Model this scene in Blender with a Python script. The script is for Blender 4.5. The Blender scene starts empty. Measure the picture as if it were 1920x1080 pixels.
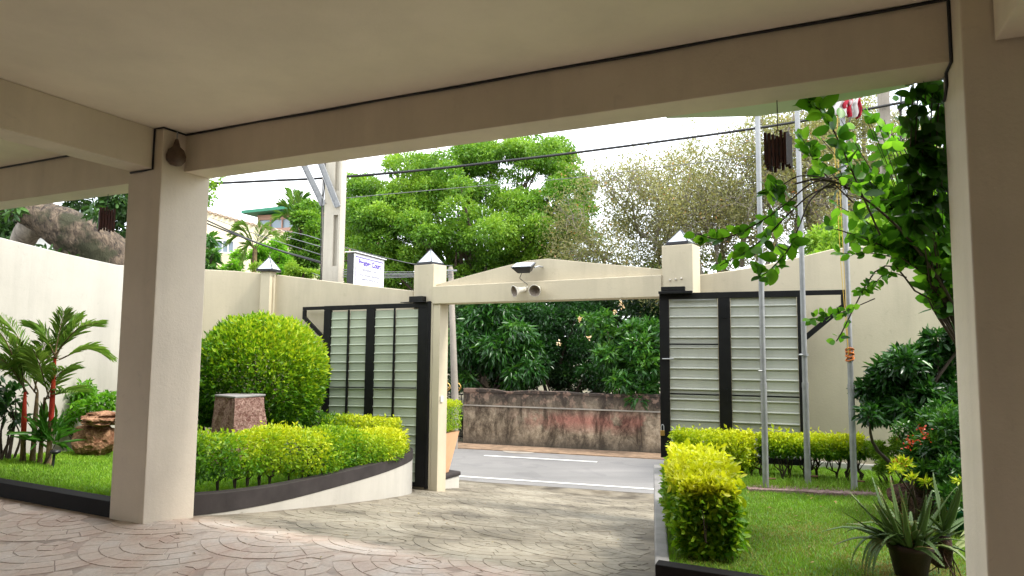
import bpy, math, random
import numpy as np
from mathutils import Vector, Matrix
rng = np.random.default_rng(7)
random.seed(7)
sc = bpy.context.scene
C = sc.collection
PI = math.pi
# ------------------------------------------------------------ camera
EYE = np.array([0., 0., 1.5])
FPX, PITCH, ROLL = 1210., math.atan(98 / 1210.), .0087
cp, sp = math.cos(PITCH), math.sin(PITCH)
cr, sr = math.cos(ROLL), math.sin(ROLL)
R0, U0, F0 = Vector((1, 0, 0)), Vector((0, -sp, cp)), Vector((0, cp, sp))
cam_d = bpy.data.cameras.new('camera')
cam = bpy.data.objects.new('camera', cam_d)
C.objects.link(cam)
cx, cy = R0 * cr + U0 * sr, -R0 * sr + U0 * cr
m = Matrix((cx, cy, -F0)).transposed().to_4x4()
m.translation = Vector(EYE)
cam.matrix_world = m
cam_d.sensor_width = 36
cam_d.lens = FPX / 1920 * 36
cam_d.clip_end = 1500
cam_d.clip_start = .05
sc.camera = cam
# ------------------------------------------------------------ world, sun, exposure
SUN = Vector((.55, -.16, .82)).normalized()
sun_el = math.asin(SUN.z)
sun_az = math.atan2(SUN.x, SUN.y)
W = bpy.data.worlds.new('World')
sc.world = W
W.use_nodes = True
nt = W.node_tree
nt.nodes.clear()
o_ = nt.nodes.new('ShaderNodeOutputWorld')
bg = nt.nodes.new('ShaderNodeBackground')
sky = nt.nodes.new('ShaderNodeTexSky')
sky.sky_type = 'NISHITA'
sky.sun_disc = False
sky.sun_elevation = sun_el
sky.sun_rotation = sun_az
sky.air_density = 1.0
sky.dust_density = 2.0
tc = nt.nodes.new('ShaderNodeTexCoord')
mp = nt.nodes.new('ShaderNodeMapping')
mp.inputs['Scale'].default_value = (1, 1, 2.2)
no = nt.nodes.new('ShaderNodeTexNoise')
no.inputs['Scale'].default_value = 2.2
no.inputs['Detail'].default_value = 6
rp = nt.nodes.new('ShaderNodeValToRGB')
rp.color_ramp.elements[0].position = .34
rp.color_ramp.elements[0].color = (.45, .45, .45, 1)
rp.color_ramp.elements[1].position = .60
rp.color_ramp.elements[1].color = (.95, .95, .95, 1)
mx = nt.nodes.new('ShaderNodeMix')
mx.data_type = 'RGBA'
mx.inputs[7].default_value = (9.0, 9.3, 9.6, 1)
L = nt.links.new
L(tc.outputs['Generated'], mp.inputs[0]); L(mp.outputs[0], no.inputs[0]); L(no.outputs[0], rp.inputs[0])
L(rp.outputs[0], mx.inputs[0]); L(sky.outputs[0], mx.inputs[6]); L(mx.outputs[2], bg.inputs[0]); L(bg.outputs[0], o_.inputs[0])
bg.inputs[1].default_value = .13
sd = bpy.data.lights.new('sun', 'SUN')
sd.energy = 1.5
sd.angle = math.radians(11)
sd.color = (1, .95, .86)
so = bpy.data.objects.new('sun', sd)
C.objects.link(so)
so.rotation_euler = SUN.to_track_quat('Z', 'Y').to_euler()
sc.view_settings.view_transform = 'Standard'
sc.view_settings.look = 'None'
sc.view_settings.exposure = 1.65
sc.view_settings.gamma = 1
sc.view_settings.use_curve_mapping = False
sc.render.engine = 'CYCLES'
sc.cycles.use_denoising = True
sc.cycles.max_bounces = 9
sc.cycles.diffuse_bounces = 5
sc.cycles.transmission_bounces = 6
sc.cycles.transparent_max_bounces = 6

# ------------------------------------------------------------ measuring helpers
def ray(u, v):
    a, b = u - 960, v - 540
    a, b = a * cr + b * sr, -a * sr + b * cr
    return np.array([a, FPX * cp + b * sp, FPX * sp - b * cp])
def spot(u, v, Y):
    r = ray(u, v); return EYE + r * (Y / r[1])
def onz(u, v, z):
    r = ray(u, v); return EYE + r * ((z - 1.5) / r[2])
TH = math.atan(556 / 1210.)
B = np.array([math.sin(TH), math.cos(TH), 0]); A = np.array([-B[1], B[0], 0]); Z = np.array([0, 0, 1.])
def AB(a, b, z=0): return A * a + B * b + Z * z
def bof(p): return float(p[0] * B[0] + p[1] * B[1])
def drive_z(x, y):
    b = x * B[0] + y * B[1]
    return -np.minimum(1.1, .155 * np.maximum(0, b - 3.7))

# ------------------------------------------------------------ object helpers
ORG = {}
def V3(p): return Vector((float(p[0]), float(p[1]), float(p[2])))
def tag(o, label=None, cat=None, group=None, kind=None):
    if label: o['label'] = label
    if cat: o['category'] = cat
    if group: o['group'] = group
    if kind: o['kind'] = kind
    return o
def thing(name, label, cat, loc, group=None):
    o = bpy.data.objects.new(name, None)
    C.objects.link(o)
    o.empty_display_size = .1
    o.location = V3(loc)
    ORG[o] = np.array(loc, float)
    return tag(o, label, cat, group)
def raw_mesh(name, V, Fc, mat, smooth=False, tint=None):
    me = bpy.data.meshes.new(name)
    V = np.asarray(V, np.float32)
    if isinstance(Fc, np.ndarray):
        n, k = Fc.shape
        me.vertices.add(len(V)); me.vertices.foreach_set('co', V.ravel())
        me.loops.add(n * k); me.loops.foreach_set('vertex_index', Fc.astype(np.int32).ravel())
        me.polygons.add(n)
        me.polygons.foreach_set('loop_start', np.arange(0, n * k, k, dtype=np.int32))
        me.update(calc_edges=True)
    else:
        me.from_pydata([tuple(map(float, v)) for v in V], [], [tuple(int(i) for i in f) for f in Fc])
        me.update()
    if tint is not None:
        at = me.attributes.new('tint', 'FLOAT', 'POINT')
        at.data.foreach_set('value', np.asarray(tint, np.float32))
    if smooth:
        tot = np.empty(len(me.polygons), np.int32); me.polygons.foreach_get('loop_total', tot)
        me.polygons.foreach_set('use_smooth', tot <= 4)
    if mat: me.materials.append(mat)
    return me
def mesh(name, V, Fc, mat, parent=None, smooth=False, tint=None, bevel=0):
    V = np.asarray(V, float)
    if parent is None:
        lo, hi = V.min(0), V.max(0)
        org = np.array([(lo[0] + hi[0]) / 2, (lo[1] + hi[1]) / 2, lo[2]])
    else:
        org = ORG[parent]
    me = raw_mesh(name, V - org, Fc, mat, smooth, tint)
    o = bpy.data.objects.new(name, me)
    C.objects.link(o)
    ORG[o] = org
    if parent is None: o.location = V3(org)
    else: o.parent = parent
    if bevel:
        b = o.modifiers.new('bevel', 'BEVEL'); b.width = bevel; b.segments = 2; b.limit_method = 'ANGLE'
    return o
def place(name, me, parent, loc, rot=None, scale=1.0):
    o = bpy.data.objects.new(name, me)
    C.objects.link(o)
    o.parent = parent
    M = Matrix.Identity(4) if rot is None else rot.to_4x4()
    if scale != 1.0: M = M @ Matrix.Scale(scale, 4)
    M.translation = V3(np.asarray(loc, float) - ORG[parent])
    o.matrix_local = M
    ORG[o] = np.asarray(loc, float)
    return o
class MB:
    def __init__(s): s.V = []; s.F = []
    def add(s, V, F):
        n = len(s.V); s.V += [tuple(v) for v in V]; s.F += [tuple(i + n for i in f) for f in F]; return s
    def box(s, fr, x0, x1, y0, y1, z0, z1):
        O, X, Y, Zz = fr
        c = [O + X * x + Y * y + Zz * z for z in (z0, z1) for y in (y0, y1) for x in (x0, x1)]
        F = [(0, 2, 3, 1), (4, 5, 7, 6), (0, 1, 5, 4), (2, 6, 7, 3), (0, 4, 6, 2), (1, 3, 7, 5)]
        if np.dot(np.cross(X, Y), Zz) * (x1 - x0) * (y1 - y0) * (z1 - z0) < 0: F = [f[::-1] for f in F]
        return s.add(c, F)
    def tube(s, pts, rad, n=7, cap=True):
        pts = [np.asarray(p, float) for p in pts]
        if np.isscalar(rad): rad = [rad] * len(pts)
        k0 = len(s.V); t = pts[1] - pts[0]; t /= (np.linalg.norm(t) + 1e-9)
        up = np.array([0, 0, 1.]) if abs(t[2]) < .9 else np.array([1., 0, 0])
        u = np.cross(up, t); u /= np.linalg.norm(u)
        for i, p in enumerate(pts):
            t = pts[min(i + 1, len(pts) - 1)] - pts[max(i - 1, 0)]; t = t / (np.linalg.norm(t) + 1e-9)
            u = u - t * np.dot(u, t); u /= (np.linalg.norm(u) + 1e-9); w = np.cross(t, u)
            for j in range(n):
                an = 2 * PI * j / n
                s.V.append(tuple(p + (u * math.cos(an) + w * math.sin(an)) * rad[i]))
        for i in range(len(pts) - 1):
            for j in range(n):
                a = k0 + i * n + j; b = k0 + i * n + (j + 1) % n
                s.F.append((a, b, b + n, a + n))
        if cap:
            k1 = len(s.V); k2 = k0 + (len(pts) - 1) * n
            s.V += s.V[k0:k0 + n] + s.V[k2:k2 + n]
            s.F.append(tuple(k1 + j for j in range(n))[::-1])
            s.F.append(tuple(k1 + n + j for j in range(n)))
        return s
    def lathe(s, c, prof, n=20, axis=None, sq=False):
        # prof: list of (r, h) along axis
        c = np.asarray(c, float); ax = np.array([0, 0, 1.]) if axis is None else np.asarray(axis, float) / np.linalg.norm(axis)
        up = np.array([0, 0, 1.]) if abs(ax[2]) < .9 else np.array([1., 0, 0])
        u = np.cross(up, ax); u /= np.linalg.norm(u); w = np.cross(ax, u); k0 = len(s.V)
        for r, h in prof:
            for j in range(n):
                an = 2 * PI * j / n
                s.V.append(tuple(c + ax * h + (u * math.cos(an) + w * math.sin(an)) * r))
        for i in range(len(prof) - 1):
            for j in range(n):
                a = k0 + i * n + j; b = k0 + i * n + (j + 1) % n
                s.F.append((a, b, b + n, a + n))
        return s
    def prism(s, poly, z0, z1):
        # poly: list of xy; z0/z1: number or list
        n = len(poly); k = len(s.V)
        z0 = [z0] * n if np.isscalar(z0) else z0; z1 = [z1] * n if np.isscalar(z1) else z1
        ar = sum(poly[i][0] * poly[(i + 1) % n][1] - poly[(i + 1) % n][0] * poly[i][1] for i in range(n))
        idx = list(range(n)) if ar > 0 else list(range(n))[::-1]
        for i in idx: s.V.append((poly[i][0], poly[i][1], z0[i]))
        for i in idx: s.V.append((poly[i][0], poly[i][1], z1[i]))
        s.F.append(tuple(k + i for i in range(n))[::-1]); s.F.append(tuple(k + n + i for i in range(n)))
        for i in range(n):
            j = (i + 1) % n; s.F.append((k + i, k + j, k + n + j, k + n + i))
        return s
    def build(s, name, mat, parent=None, smooth=False, bevel=0):
        return mesh(name, np.array(s.V), s.F, mat, parent, smooth, bevel=bevel)
WF = (np.zeros(3), np.array([1., 0, 0]), np.array([0, 1., 0]), Z)
PF = (np.zeros(3), A, B, Z)
def curve_pts(ctrl, n=24):
    ctrl = [np.asarray(c, float) for c in ctrl]
    P = [2 * ctrl[0] - ctrl[1]] + ctrl + [2 * ctrl[-1] - ctrl[-2]]
    out = []; segs = len(ctrl) - 1; per = max(1, n // segs)
    for i in range(segs):
        p0, p1, p2, p3 = P[i:i + 4]
        for k in range(per):
            t = k / per
            out.append(.5 * ((2 * p1) + (-p0 + p2) * t + (2 * p0 - 5 * p1 + 4 * p2 - p3) * t * t + (-p0 + 3 * p1 - 3 * p2 + p3) * t ** 3))
    out.append(ctrl[-1]); return out

# ------------------------------------------------------------ materials
def new_mat(name):
    m = bpy.data.materials.new(name); m.use_nodes = True
    n = m.node_tree; b = n.nodes['Principled BSDF']
    return m, n, b
def noise(n, scale, detail=4, rough=.6, vec=None, dist=0):
    t = n.nodes.new('ShaderNodeTexNoise'); t.inputs['Scale'].default_value = scale
    t.inputs['Detail'].default_value = detail; t.inputs['Roughness'].default_value = rough
    t.inputs['Distortion'].default_value = dist
    if vec is None:
        g = n.nodes.new('ShaderNodeNewGeometry'); vec = g.outputs['Position']
    n.links.new(vec, t.inputs['Vector']); return t.outputs[0]
def ramp(n, src, stops):
    r = n.nodes.new('ShaderNodeValToRGB'); e = r.color_ramp.elements
    while len(e) < len(stops): e.new(.5)
    for k, (p, c) in enumerate(stops):
        e[k].position = p; e[k].color = (*c, 1) if len(c) == 3 else c
    n.links.new(src, r.inputs[0]); return r.outputs[0]
def mixc(n, fac, a, b, mode='MIX'):
    m = n.nodes.new('ShaderNodeMix'); m.data_type = 'RGBA'; m.blend_type = mode
    for s, i in ((fac, 0), (a, 6), (b, 7)):
        if isinstance(s, (int, float)): m.inputs[i].default_value = s
        elif isinstance(s, tuple): m.inputs[i].default_value = (*s, 1)
        else: n.links.new(s, m.inputs[i])
    return m.outputs[2]
def bump(n, b, h, strength=.3, dist=.01):
    k = n.nodes.new('ShaderNodeBump'); k.inputs['Strength'].default_value = strength; k.inputs['Distance'].default_value = dist
    n.links.new(h, k.inputs['Height']); n.links.new(k.outputs[0], b.inputs['Normal'])
def mapped(n, scale):
    g = n.nodes.new('ShaderNodeNewGeometry'); m = n.nodes.new('ShaderNodeMapping')
    m.inputs['Scale'].default_value = scale; n.links.new(g.outputs['Position'], m.inputs[0]); return m.outputs[0]
def plaster(name, col, var=.08, rough=.75, streak=.12, fine=.12):
    m, n, b = new_mat(name)
    c = np.array(col)
    base = ramp(n, noise(n, 1.3, 5), [(.3, tuple(c * (1 - var))), (.7, tuple(np.minimum(1, c * (1 + var * .5))))])
    st = ramp(n, noise(n, 3.0, 6, .65, mapped(n, (1, 1, .12))), [(.45, (1, 1, 1)), (.8, (1 - streak,) * 3)])
    base = mixc(n, 1.0, base, st, 'MULTIPLY')
    base = mixc(n, 1.0, base, ramp(n, noise(n, 7, 9, .8, None, .8), [(.28, (1 - streak * 1.1,) * 3), (.42, (1, 1, 1))]), 'MULTIPLY')
    n.links.new(base, b.inputs['Base Color']); b.inputs['Roughness'].default_value = rough
    bump(n, b, noise(n, 45, 5, .7), fine, .01)
    return m
def simple(name, col, rough=.5, metal=0., var=.1, scale=8, bmp=.0, bscale=60, coat=0):
    m, n, b = new_mat(name); c = np.array(col)
    n.links.new(ramp(n, noise(n, scale, 5), [(.3, tuple(c * (1 - var))), (.7, tuple(np.minimum(1, c * (1 + var))))]), b.inputs['Base Color'])
    b.inputs['Roughness'].default_value = rough; b.inputs['Metallic'].default_value = metal
    if bmp: bump(n, b, noise(n, bscale, 5, .7), bmp, .01)
    if coat: b.inputs['Coat Weight'].default_value = coat
    return m
def leaf_mat(name, stops, rough=.42, trans=.4, spec=.35):
    m, n, b = new_mat(name)
    at = n.nodes.new('ShaderNodeAttribute'); at.attribute_name = 'tint'
    col = ramp(n, at.outputs['Fac'], stops)
    n.links.new(col, b.inputs['Base Color']); b.inputs['Roughness'].default_value = rough
    b.inputs['Specular IOR Level'].default_value = spec
    tr = n.nodes.new('ShaderNodeBsdfTranslucent')
    n.links.new(mixc(n, 1.0, col, (1.0, 1.0, .55), 'MULTIPLY'), tr.inputs['Color'])
    mx = n.nodes.new('ShaderNodeMixShader'); mx.inputs[0].default_value = trans
    n.links.new(b.outputs[0], mx.inputs[1]); n.links.new(tr.outputs[0], mx.inputs[2])
    n.links.new(mx.outputs[0], n.nodes['Material Output'].inputs['Surface'])
    return m
M = {}
M['cream'] = plaster('cream_paint', (.52, .455, .325), .10, .72, .20, .2)
M['wallwhite'] = plaster('pale_wall_paint', (.48, .455, .40), .09, .72, .18, .2)
M['portico'] = plaster('portico_paint', (.72, .64, .52), .10, .72, .12, .25)
M['unseen_wall'] = simple('unseen_wall_brown', (.26, .19, .13), .5, var=.3, scale=4)  # tone set to limit bounce off the unseen portico walls
M['ceiling'] = plaster('ceiling_paint', (.86, .79, .66), .08, .8, .05, .12)
M['palegreen'] = plaster('pale_green_paint', (.62, .72, .55), .05, .7, .03)
M['blackband'] = simple('black_band_paint', (.040, .034, .033), .7, var=.25, scale=5, bmp=.1)
M['blackkerb'] = simple('black_kerb_paint', (.007, .006, .006), .8, var=.3, scale=4, bmp=.15)
M['kerbgrey'] = simple('grey_kerb_cement', (.22, .21, .20), .7, var=.2, scale=6, bmp=.3)
M['blackmetal'] = simple('black_gate_paint', (.006, .006, .006), .55, var=.3, scale=9, bmp=.04)
M['sheet'] = plaster('grey_green_sheet', (.38, .42, .32), .12, .4, .22, .04)
M['sheetw'] = plaster('grey_white_sheet', (.42, .43, .37), .12, .4, .22, .04)
M['galv'] = simple('galvanised_tube', (.28, .285, .29), .45, .25, var=.15, scale=14, bmp=.08)
M['lampglass'] = simple('frosted_lamp_glass', (.50, .54, .57), .12, var=.05, scale=3, coat=.5)
M['lampdark'] = simple('dark_lamp_metal', (.03, .03, .035), .35, .3)
M['rubber'] = simple('black_cable', (.012, .012, .014), .5)
M['wire'] = simple('thin_grey_wire', (.12, .12, .13), .5)
M['horn'] = simple('horn_plastic', (.62, .58, .50), .45, var=.06)
M['hornin'] = simple('horn_inside', (.20, .16, .12), .6, var=.2, scale=20)
M['rust'] = simple('rusty_steel', (.14, .07, .035), .8, var=.4, scale=20, bmp=.3)
M['terracotta'] = simple('terracotta_clay', (.62, .36, .20), .6, var=.08, scale=5, bmp=.1)
M['darkclay'] = simple('dark_clay_pot', (.035, .013, .008), .7, var=.3, scale=9, bmp=.3)
M['greenpot'] = simple('green_plastic', (.015, .12, .06), .3, var=.1)
M['concpole'] = plaster('pole_concrete', (.50, .46, .38), .12, .85, .25, .35)
M['oldpole'] = plaster('weathered_pole', (.34, .30, .25), .25, .9, .4, .6)
M['soil'] = simple('soil', (.055, .035, .022), .95, var=.5, scale=14, bmp=.8, bscale=40)
M['wood'] = simple('chime_wood', (.055, .014, .009), .6, var=.35, scale=25, bmp=.15)
M['gourd'] = simple('gourd_shell', (.09, .055, .035), .5, var=.3, scale=25, bmp=.2)
M['signwhite'] = simple('sign_face', (.80, .80, .82), .35, var=.01)
M['signblue'] = simple('sign_blue_print', (.09, .05, .36), .5)
M['signgrey'] = simple('sign_grey_print', (.22, .22, .30), .5)
M['signdark'] = simple('sign_case', (.03, .03, .033), .5)
M['redflag'] = simple('flag_red', (.36, .01, .03), .8)
M['whiteflag'] = simple('flag_white', (.5, .47, .46), .8)
M['rope'] = simple('orange_rope', (.42, .12, .02), .8, var=.3, scale=60, bmp=.3)
M['rope2'] = simple('yellow_rope', (.50, .33, .05), .8)
M['brass'] = simple('brass', (.5, .32, .1), .35, .8)
M['plastic'] = simple('white_plastic', (.72, .70, .64), .4)
M['yellowhouse'] = plaster('yellow_house_paint', (.74, .65, .45), .06, .8, .15)
M['pinkhouse'] = plaster('pink_house_paint', (.45, .26, .20), .06, .8, .1)
M['greenroof'] = simple('green_roof_paint', (.02, .20, .11), .5, var=.1, scale=3)
M['roofrust'] = simple('old_roof_tiles', (.42, .33, .25), .85, var=.4, scale=12, bmp=.4)
M['glass'] = simple('window_glass', (.22, .28, .33), .08, var=.2, scale=.6)
M['paleh'] = plaster('pale_house_paint', (.70, .70, .66), .05, .8, .1)
for k_ in ('blackband', 'blackkerb', 'blackmetal'): M[k_].node_tree.nodes['Principled BSDF'].inputs['Specular IOR Level'].default_value = .22
def bark(name, c0, c1, scale=9, bs=.8, moss=None):
    m, n, b = new_mat(name)
    h = noise(n, scale, 8, .7, mapped(n, (1, 1, .45)), .6)
    col = ramp(n, h, [(.38, c0), (.62, c1)])
    if moss: col = mixc(n, ramp(n, noise(n, 2.2, 4), [(.50, (0, 0, 0)), (.62, (1, 1, 1))]), col, moss)
    n.links.new(col, b.inputs['Base Color']); b.inputs['Roughness'].default_value = .9
    bump(n, b, h, bs, .05); return m
M['bark'] = bark('brown_bark', (.035, .025, .018), (.15, .11, .075))
M['barkgrey'] = bark('grey_bark', (.12, .10, .085), (.36, .32, .27), 5)
M['barkbig'] = bark('mottled_bark', (.018, .012, .008), (.17, .125, .085), 15, 1.0, (.035, .035, .015))
M['twig'] = simple('dark_twig', (.045, .030, .02), .85, var=.3, scale=20)
M['twiggrey'] = simple('grey_twig', (.20, .17, .14), .85, var=.3, scale=10)
M['redstem'] = bark('red_palm_sheath', (.42, .03, .015), (.55, .06, .02), 6, .1)
M['palmstem'] = bark('palm_stem', (.07, .05, .03), (.26, .18, .08), 12, .3)
# foliage palettes (young growth is yellower; round bush and creeper tints also paint light and shade)
M['l_duranta'] = leaf_mat('golden_hedge_leaves', [(0, (.025, .09, .010)), (.35, (.12, .30, .016)), (.62, (.36, .50, .018)), (1, (.66, .68, .025))], trans=.45)
M['l_ball'] = leaf_mat('clipped_bush_leaves', [(0, (.015, .06, .006)), (.4, (.09, .24, .012)), (.75, (.34, .50, .02)), (1, (.62, .66, .04))], rough=.35, trans=.45)
M['l_tree'] = leaf_mat('fig_tree_leaves', [(0, (.03, .08, .010)), (.5, (.11, .26, .02)), (1, (.32, .50, .05))], trans=.42)
M['l_dark'] = leaf_mat('dark_leaves', [(0, (.010, .028, .010)), (.5, (.025, .07, .014)), (1, (.06, .14, .02))], trans=.25)
M['l_mid'] = leaf_mat('glossy_leaves', [(0, (.012, .045, .012)), (.5, (.035, .13, .018)), (1, (.13, .30, .03))], trans=.35, rough=.3, spec=.5)
M['l_olive'] = leaf_mat('dry_olive_leaves', [(0, (.13, .14, .06)), (.5, (.27, .28, .12)), (.85, (.42, .38, .20)), (1, (.52, .24, .09))], trans=.5)
M['l_vine'] = leaf_mat('creeper_leaves', [(0, (.03, .09, .01)), (.5, (.10, .30, .02)), (1, (.28, .58, .05))], trans=.65, rough=.35)
M['l_palm'] = leaf_mat('palm_leaves', [(0, (.03, .10, .02)), (.6, (.08, .25, .03)), (1, (.24, .38, .08))], trans=.45, rough=.35)
M['l_aloe'] = leaf_mat('aloe_leaves', [(0, (.035, .07, .018)), (.7, (.09, .16, .035)), (.9, (.16, .20, .06)), (1, (.22, .10, .04))], trans=.1, rough=.5)
M['l_pale'] = leaf_mat('pale_leaf', [(0, (.40, .5, .2)), (1, (.60, .66, .35))], trans=.3)
M['l_red'] = leaf_mat('red_flowers', [(0, (.45, .03, .02)), (1, (.62, .09, .05))], trans=.3)
M['l_cream'] = leaf_mat('cream_flowers', [(0, (.7, .45, .25)), (1, (.8, .65, .45))], trans=.3)
M['grass'] = leaf_mat('grass_blades', [(0, (.40, .30, .13)), (.25, (.24, .29, .06)), (.65, (.19, .40, .025)), (1, (.36, .54, .05))], trans=.35, rough=.5)

# lawn underlay
def lawn_mat():
    m, n, b = new_mat('lawn_turf')
    c = ramp(n, noise(n, 3.0, 6), [(.3, (.045, .11, .012)), (.62, (.07, .16, .015)), (.75, (.13, .10, .04))])
    n.links.new(c, b.inputs['Base Color']); b.inputs['Roughness'].default_value = .95
    bump(n, b, noise(n, 90, 3), .6, .02); return m
M['lawn'] = lawn_mat()
# paving: stamped concrete, pinkish under cover, dusty olive outside where rain brings dirt
def paving_mat(name, joint=False):
    m, n, b = new_mat(name)
    g = n.nodes.new('ShaderNodeNewGeometry')
    d = n.nodes.new('ShaderNodeVectorMath'); d.operation = 'DOT_PRODUCT'; d.inputs[1].default_value = tuple(B)
    n.links.new(g.outputs['Position'], d.inputs[0])
    w = n.nodes.new('ShaderNodeMath'); w.operation = 'ADD'; n.links.new(d.outputs['Value'], w.inputs[0])
    s = n.nodes.new('ShaderNodeMath'); s.operation = 'MULTIPLY_ADD'; s.inputs[1].default_value = .7; s.inputs[2].default_value = -.35
    n.links.new(noise(n, .9, 5), s.inputs[0]); n.links.new(s.outputs[0], w.inputs[1])
    out = ramp(n, w.outputs[0], [(0, (0, 0, 0)), (1, (1, 1, 1))])
    mr = n.nodes.new('ShaderNodeMapRange'); mr.inputs[1].default_value = 4.0; mr.inputs[2].default_value = 4.25
    n.links.new(w.outputs[0], mr.inputs[0])
    cell = n.nodes.new('ShaderNodeNewGeometry'); oi = n.nodes.new('ShaderNodeObjectInfo')
    ad = n.nodes.new('ShaderNodeMath'); ad.operation = 'ADD'
    n.links.new(cell.outputs['Random Per Island'], ad.inputs[0]); n.links.new(oi.outputs['Random'], ad.inputs[1])
    fr = n.nodes.new('ShaderNodeMath'); fr.operation = 'FRACT'; n.links.new(ad.outputs[0], fr.inputs[0])
    inn = ramp(n, noise(n, 2.3, 6, .65), [(.3, (.50, .34, .26)), (.5, (.58, .46, .37)), (.72, (.64, .57, .50))])
    outc = ramp(n, noise(n, 1.4, 6, .65), [(.32, (.15, .13, .10)), (.5, (.27, .235, .175)), (.7, (.36, .325, .255))])
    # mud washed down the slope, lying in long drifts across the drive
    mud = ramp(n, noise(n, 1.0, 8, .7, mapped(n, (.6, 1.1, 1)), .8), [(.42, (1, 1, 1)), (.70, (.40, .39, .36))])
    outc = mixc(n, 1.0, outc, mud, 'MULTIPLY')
    col = mixc(n, mr.outputs[0], inn, outc)
    col = mixc(n, 1.0, col, ramp(n, fr.outputs[0], [(0, (.92, .92, .92)), (1, (1.0, 1.0, 1.0))]), 'MULTIPLY')
    col = mixc(n, 1.0, col, ramp(n, noise(n, 38, 5, .7), [(.3, (.80, .80, .80)), (.6, (1, 1, 1))]), 'MULTIPLY')
    if joint: col = mixc(n, 1.0, col, ramp(n, noise(n, 2.5, 4), [(.38, (.52, .49, .46)), (.6, (.95, .94, .93))]), 'MULTIPLY')
    n.links.new(col, b.inputs['Base Color'])
    n.links.new(ramp(n, noise(n, 5, 4), [(.3, (.45,) * 3), (.7, (.75,) * 3)]), b.inputs['Roughness'])
    bump(n, b, noise(n, 22, 6, .7), .35, .012)
    return m
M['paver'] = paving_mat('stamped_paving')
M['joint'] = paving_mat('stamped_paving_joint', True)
def asphalt():
    m, n, b = new_mat('asphalt')
    c = ramp(n, noise(n, 1.1, 6, .6, mapped(n, (.4, 1.4, 1))), [(.3, (.17, .165, .16)), (.7, (.24, .23, .22))])
    c = mixc(n, 1.0, c, ramp(n, noise(n, .7, 3, .5, None, 1.5), [(.38, (.88, .88, .89)), (.42, (1, 1, 1))]), 'MULTIPLY')
    c = mixc(n, 1.0, c, ramp(n, noise(n, 120, 3), [(.35, (.75,) * 3), (.65, (1, 1, 1))]), 'MULTIPLY')
    n.links.new(c, b.inputs['Base Color']); b.inputs['Roughness'].default_value = .85
    bump(n, b, noise(n, 150, 3), .3, .008); return m
M['asphalt'] = asphalt()
M['roadpaint'] = plaster('road_paint', (.66, .65, .61), .2, .8, .45, .2)
M['verge'] = simple('dusty_verge', (.24, .16, .10), .95, var=.35, scale=5, bmp=.6)
M['ground'] = simple('ground_earth', (.10, .085, .045), .95, var=.4, scale=.6, bmp=.4)
def street_wall_mat():
    m, n, b = new_mat('mouldy_wall')
    base = ramp(n, noise(n, 7, 10, .82), [(.32, (.12, .09, .065)), (.5, (.36, .28, .19)), (.68, (.55, .46, .34))])
    g = n.nodes.new('ShaderNodeNewGeometry'); sx = n.nodes.new('ShaderNodeSeparateXYZ'); n.links.new(g.outputs['Position'], sx.inputs[0])
    mr = n.nodes.new('ShaderNodeMapRange'); mr.inputs[1].default_value = -.75; mr.inputs[2].default_value = -.1
    n.links.new(sx.outputs[2], mr.inputs[0])
    pk = ramp(n, mr.outputs[0], [(0, (0, 0, 0)), (.45, (1, 1, 1)), (.6, (1, 1, 1)), (1, (0, 0, 0))])
    xr = n.nodes.new('ShaderNodeMapRange'); xr.inputs[1].default_value = -.2; xr.inputs[2].default_value = 1.2; n.links.new(sx.outputs[0], xr.inputs[0])
    pk = mixc(n, 1.0, pk, xr.outputs[0], 'MULTIPLY')
    pk = mixc(n, 1.0, pk, ramp(n, noise(n, 1.3, 8, .7), [(.46, (0, 0, 0)), (.53, (.75, .75, .75))]), 'MULTIPLY')
    col = mixc(n, pk, base, (.46, .17, .13))
    mold = ramp(n, noise(n, 2.6, 9, .75, mapped(n, (1, 1, .4)), .4), [(.40, (1, 1, 1)), (.60, (.16, .14, .12))])
    col = mixc(n, 1.0, col, mold, 'MULTIPLY')
    tp = n.nodes.new('ShaderNodeMapRange'); tp.inputs[1].default_value = -.35; tp.inputs[2].default_value = .2; n.links.new(sx.outputs[2], tp.inputs[0])
    col = mixc(n, ramp(n, tp.outputs[0], [(0, (0, 0, 0)), (1, (.9,) * 3)]), col, mixc(n, ramp(n, noise(n, 6, 6), [(.52, (0,) * 3), (.62, (1,) * 3)]), (.035, .026, .022), (.25, .16, .12)))
    bt = n.nodes.new('ShaderNodeMapRange'); bt.inputs[1].default_value = -.75; bt.inputs[2].default_value = -1.08; n.links.new(sx.outputs[2], bt.inputs[0])
    col = mixc(n, ramp(n, bt.outputs[0], [(0, (0, 0, 0)), (1, (.8,) * 3)]), col, (.05, .042, .032))
    n.links.new(col, b.inputs['Base Color']); b.inputs['Roughness'].default_value = .95
    bump(n, b, noise(n, 18, 8, .75), .7, .03); return m
M['streetwall'] = street_wall_mat()
def laterite(name, a, c, sc_=30, bs=1.0):
    m, n, b = new_mat(name)
    v = n.nodes.new('ShaderNodeTexVoronoi'); v.inputs['Scale'].default_value = sc_
    g = n.nodes.new('ShaderNodeNewGeometry'); n.links.new(g.outputs['Position'], v.inputs[0])
    h = noise(n, sc_ * .8, 6, .75, None, 1.0)
    n.links.new(ramp(n, h, [(.40, a), (.62, c)]), b.inputs['Base Color']); b.inputs['Roughness'].default_value = .9
    bump(n, b, h, bs, .03); return m
M['laterite'] = laterite('laterite_block', (.13, .045, .032), (.42, .27, .22), 34)
M['rock'] = laterite('brown_rock', (.16, .065, .03), (.46, .26, .15), 14)
M['husk'] = laterite('fibrous_husk', (.03, .013, .008), (.13, .06, .035), 45)

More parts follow.
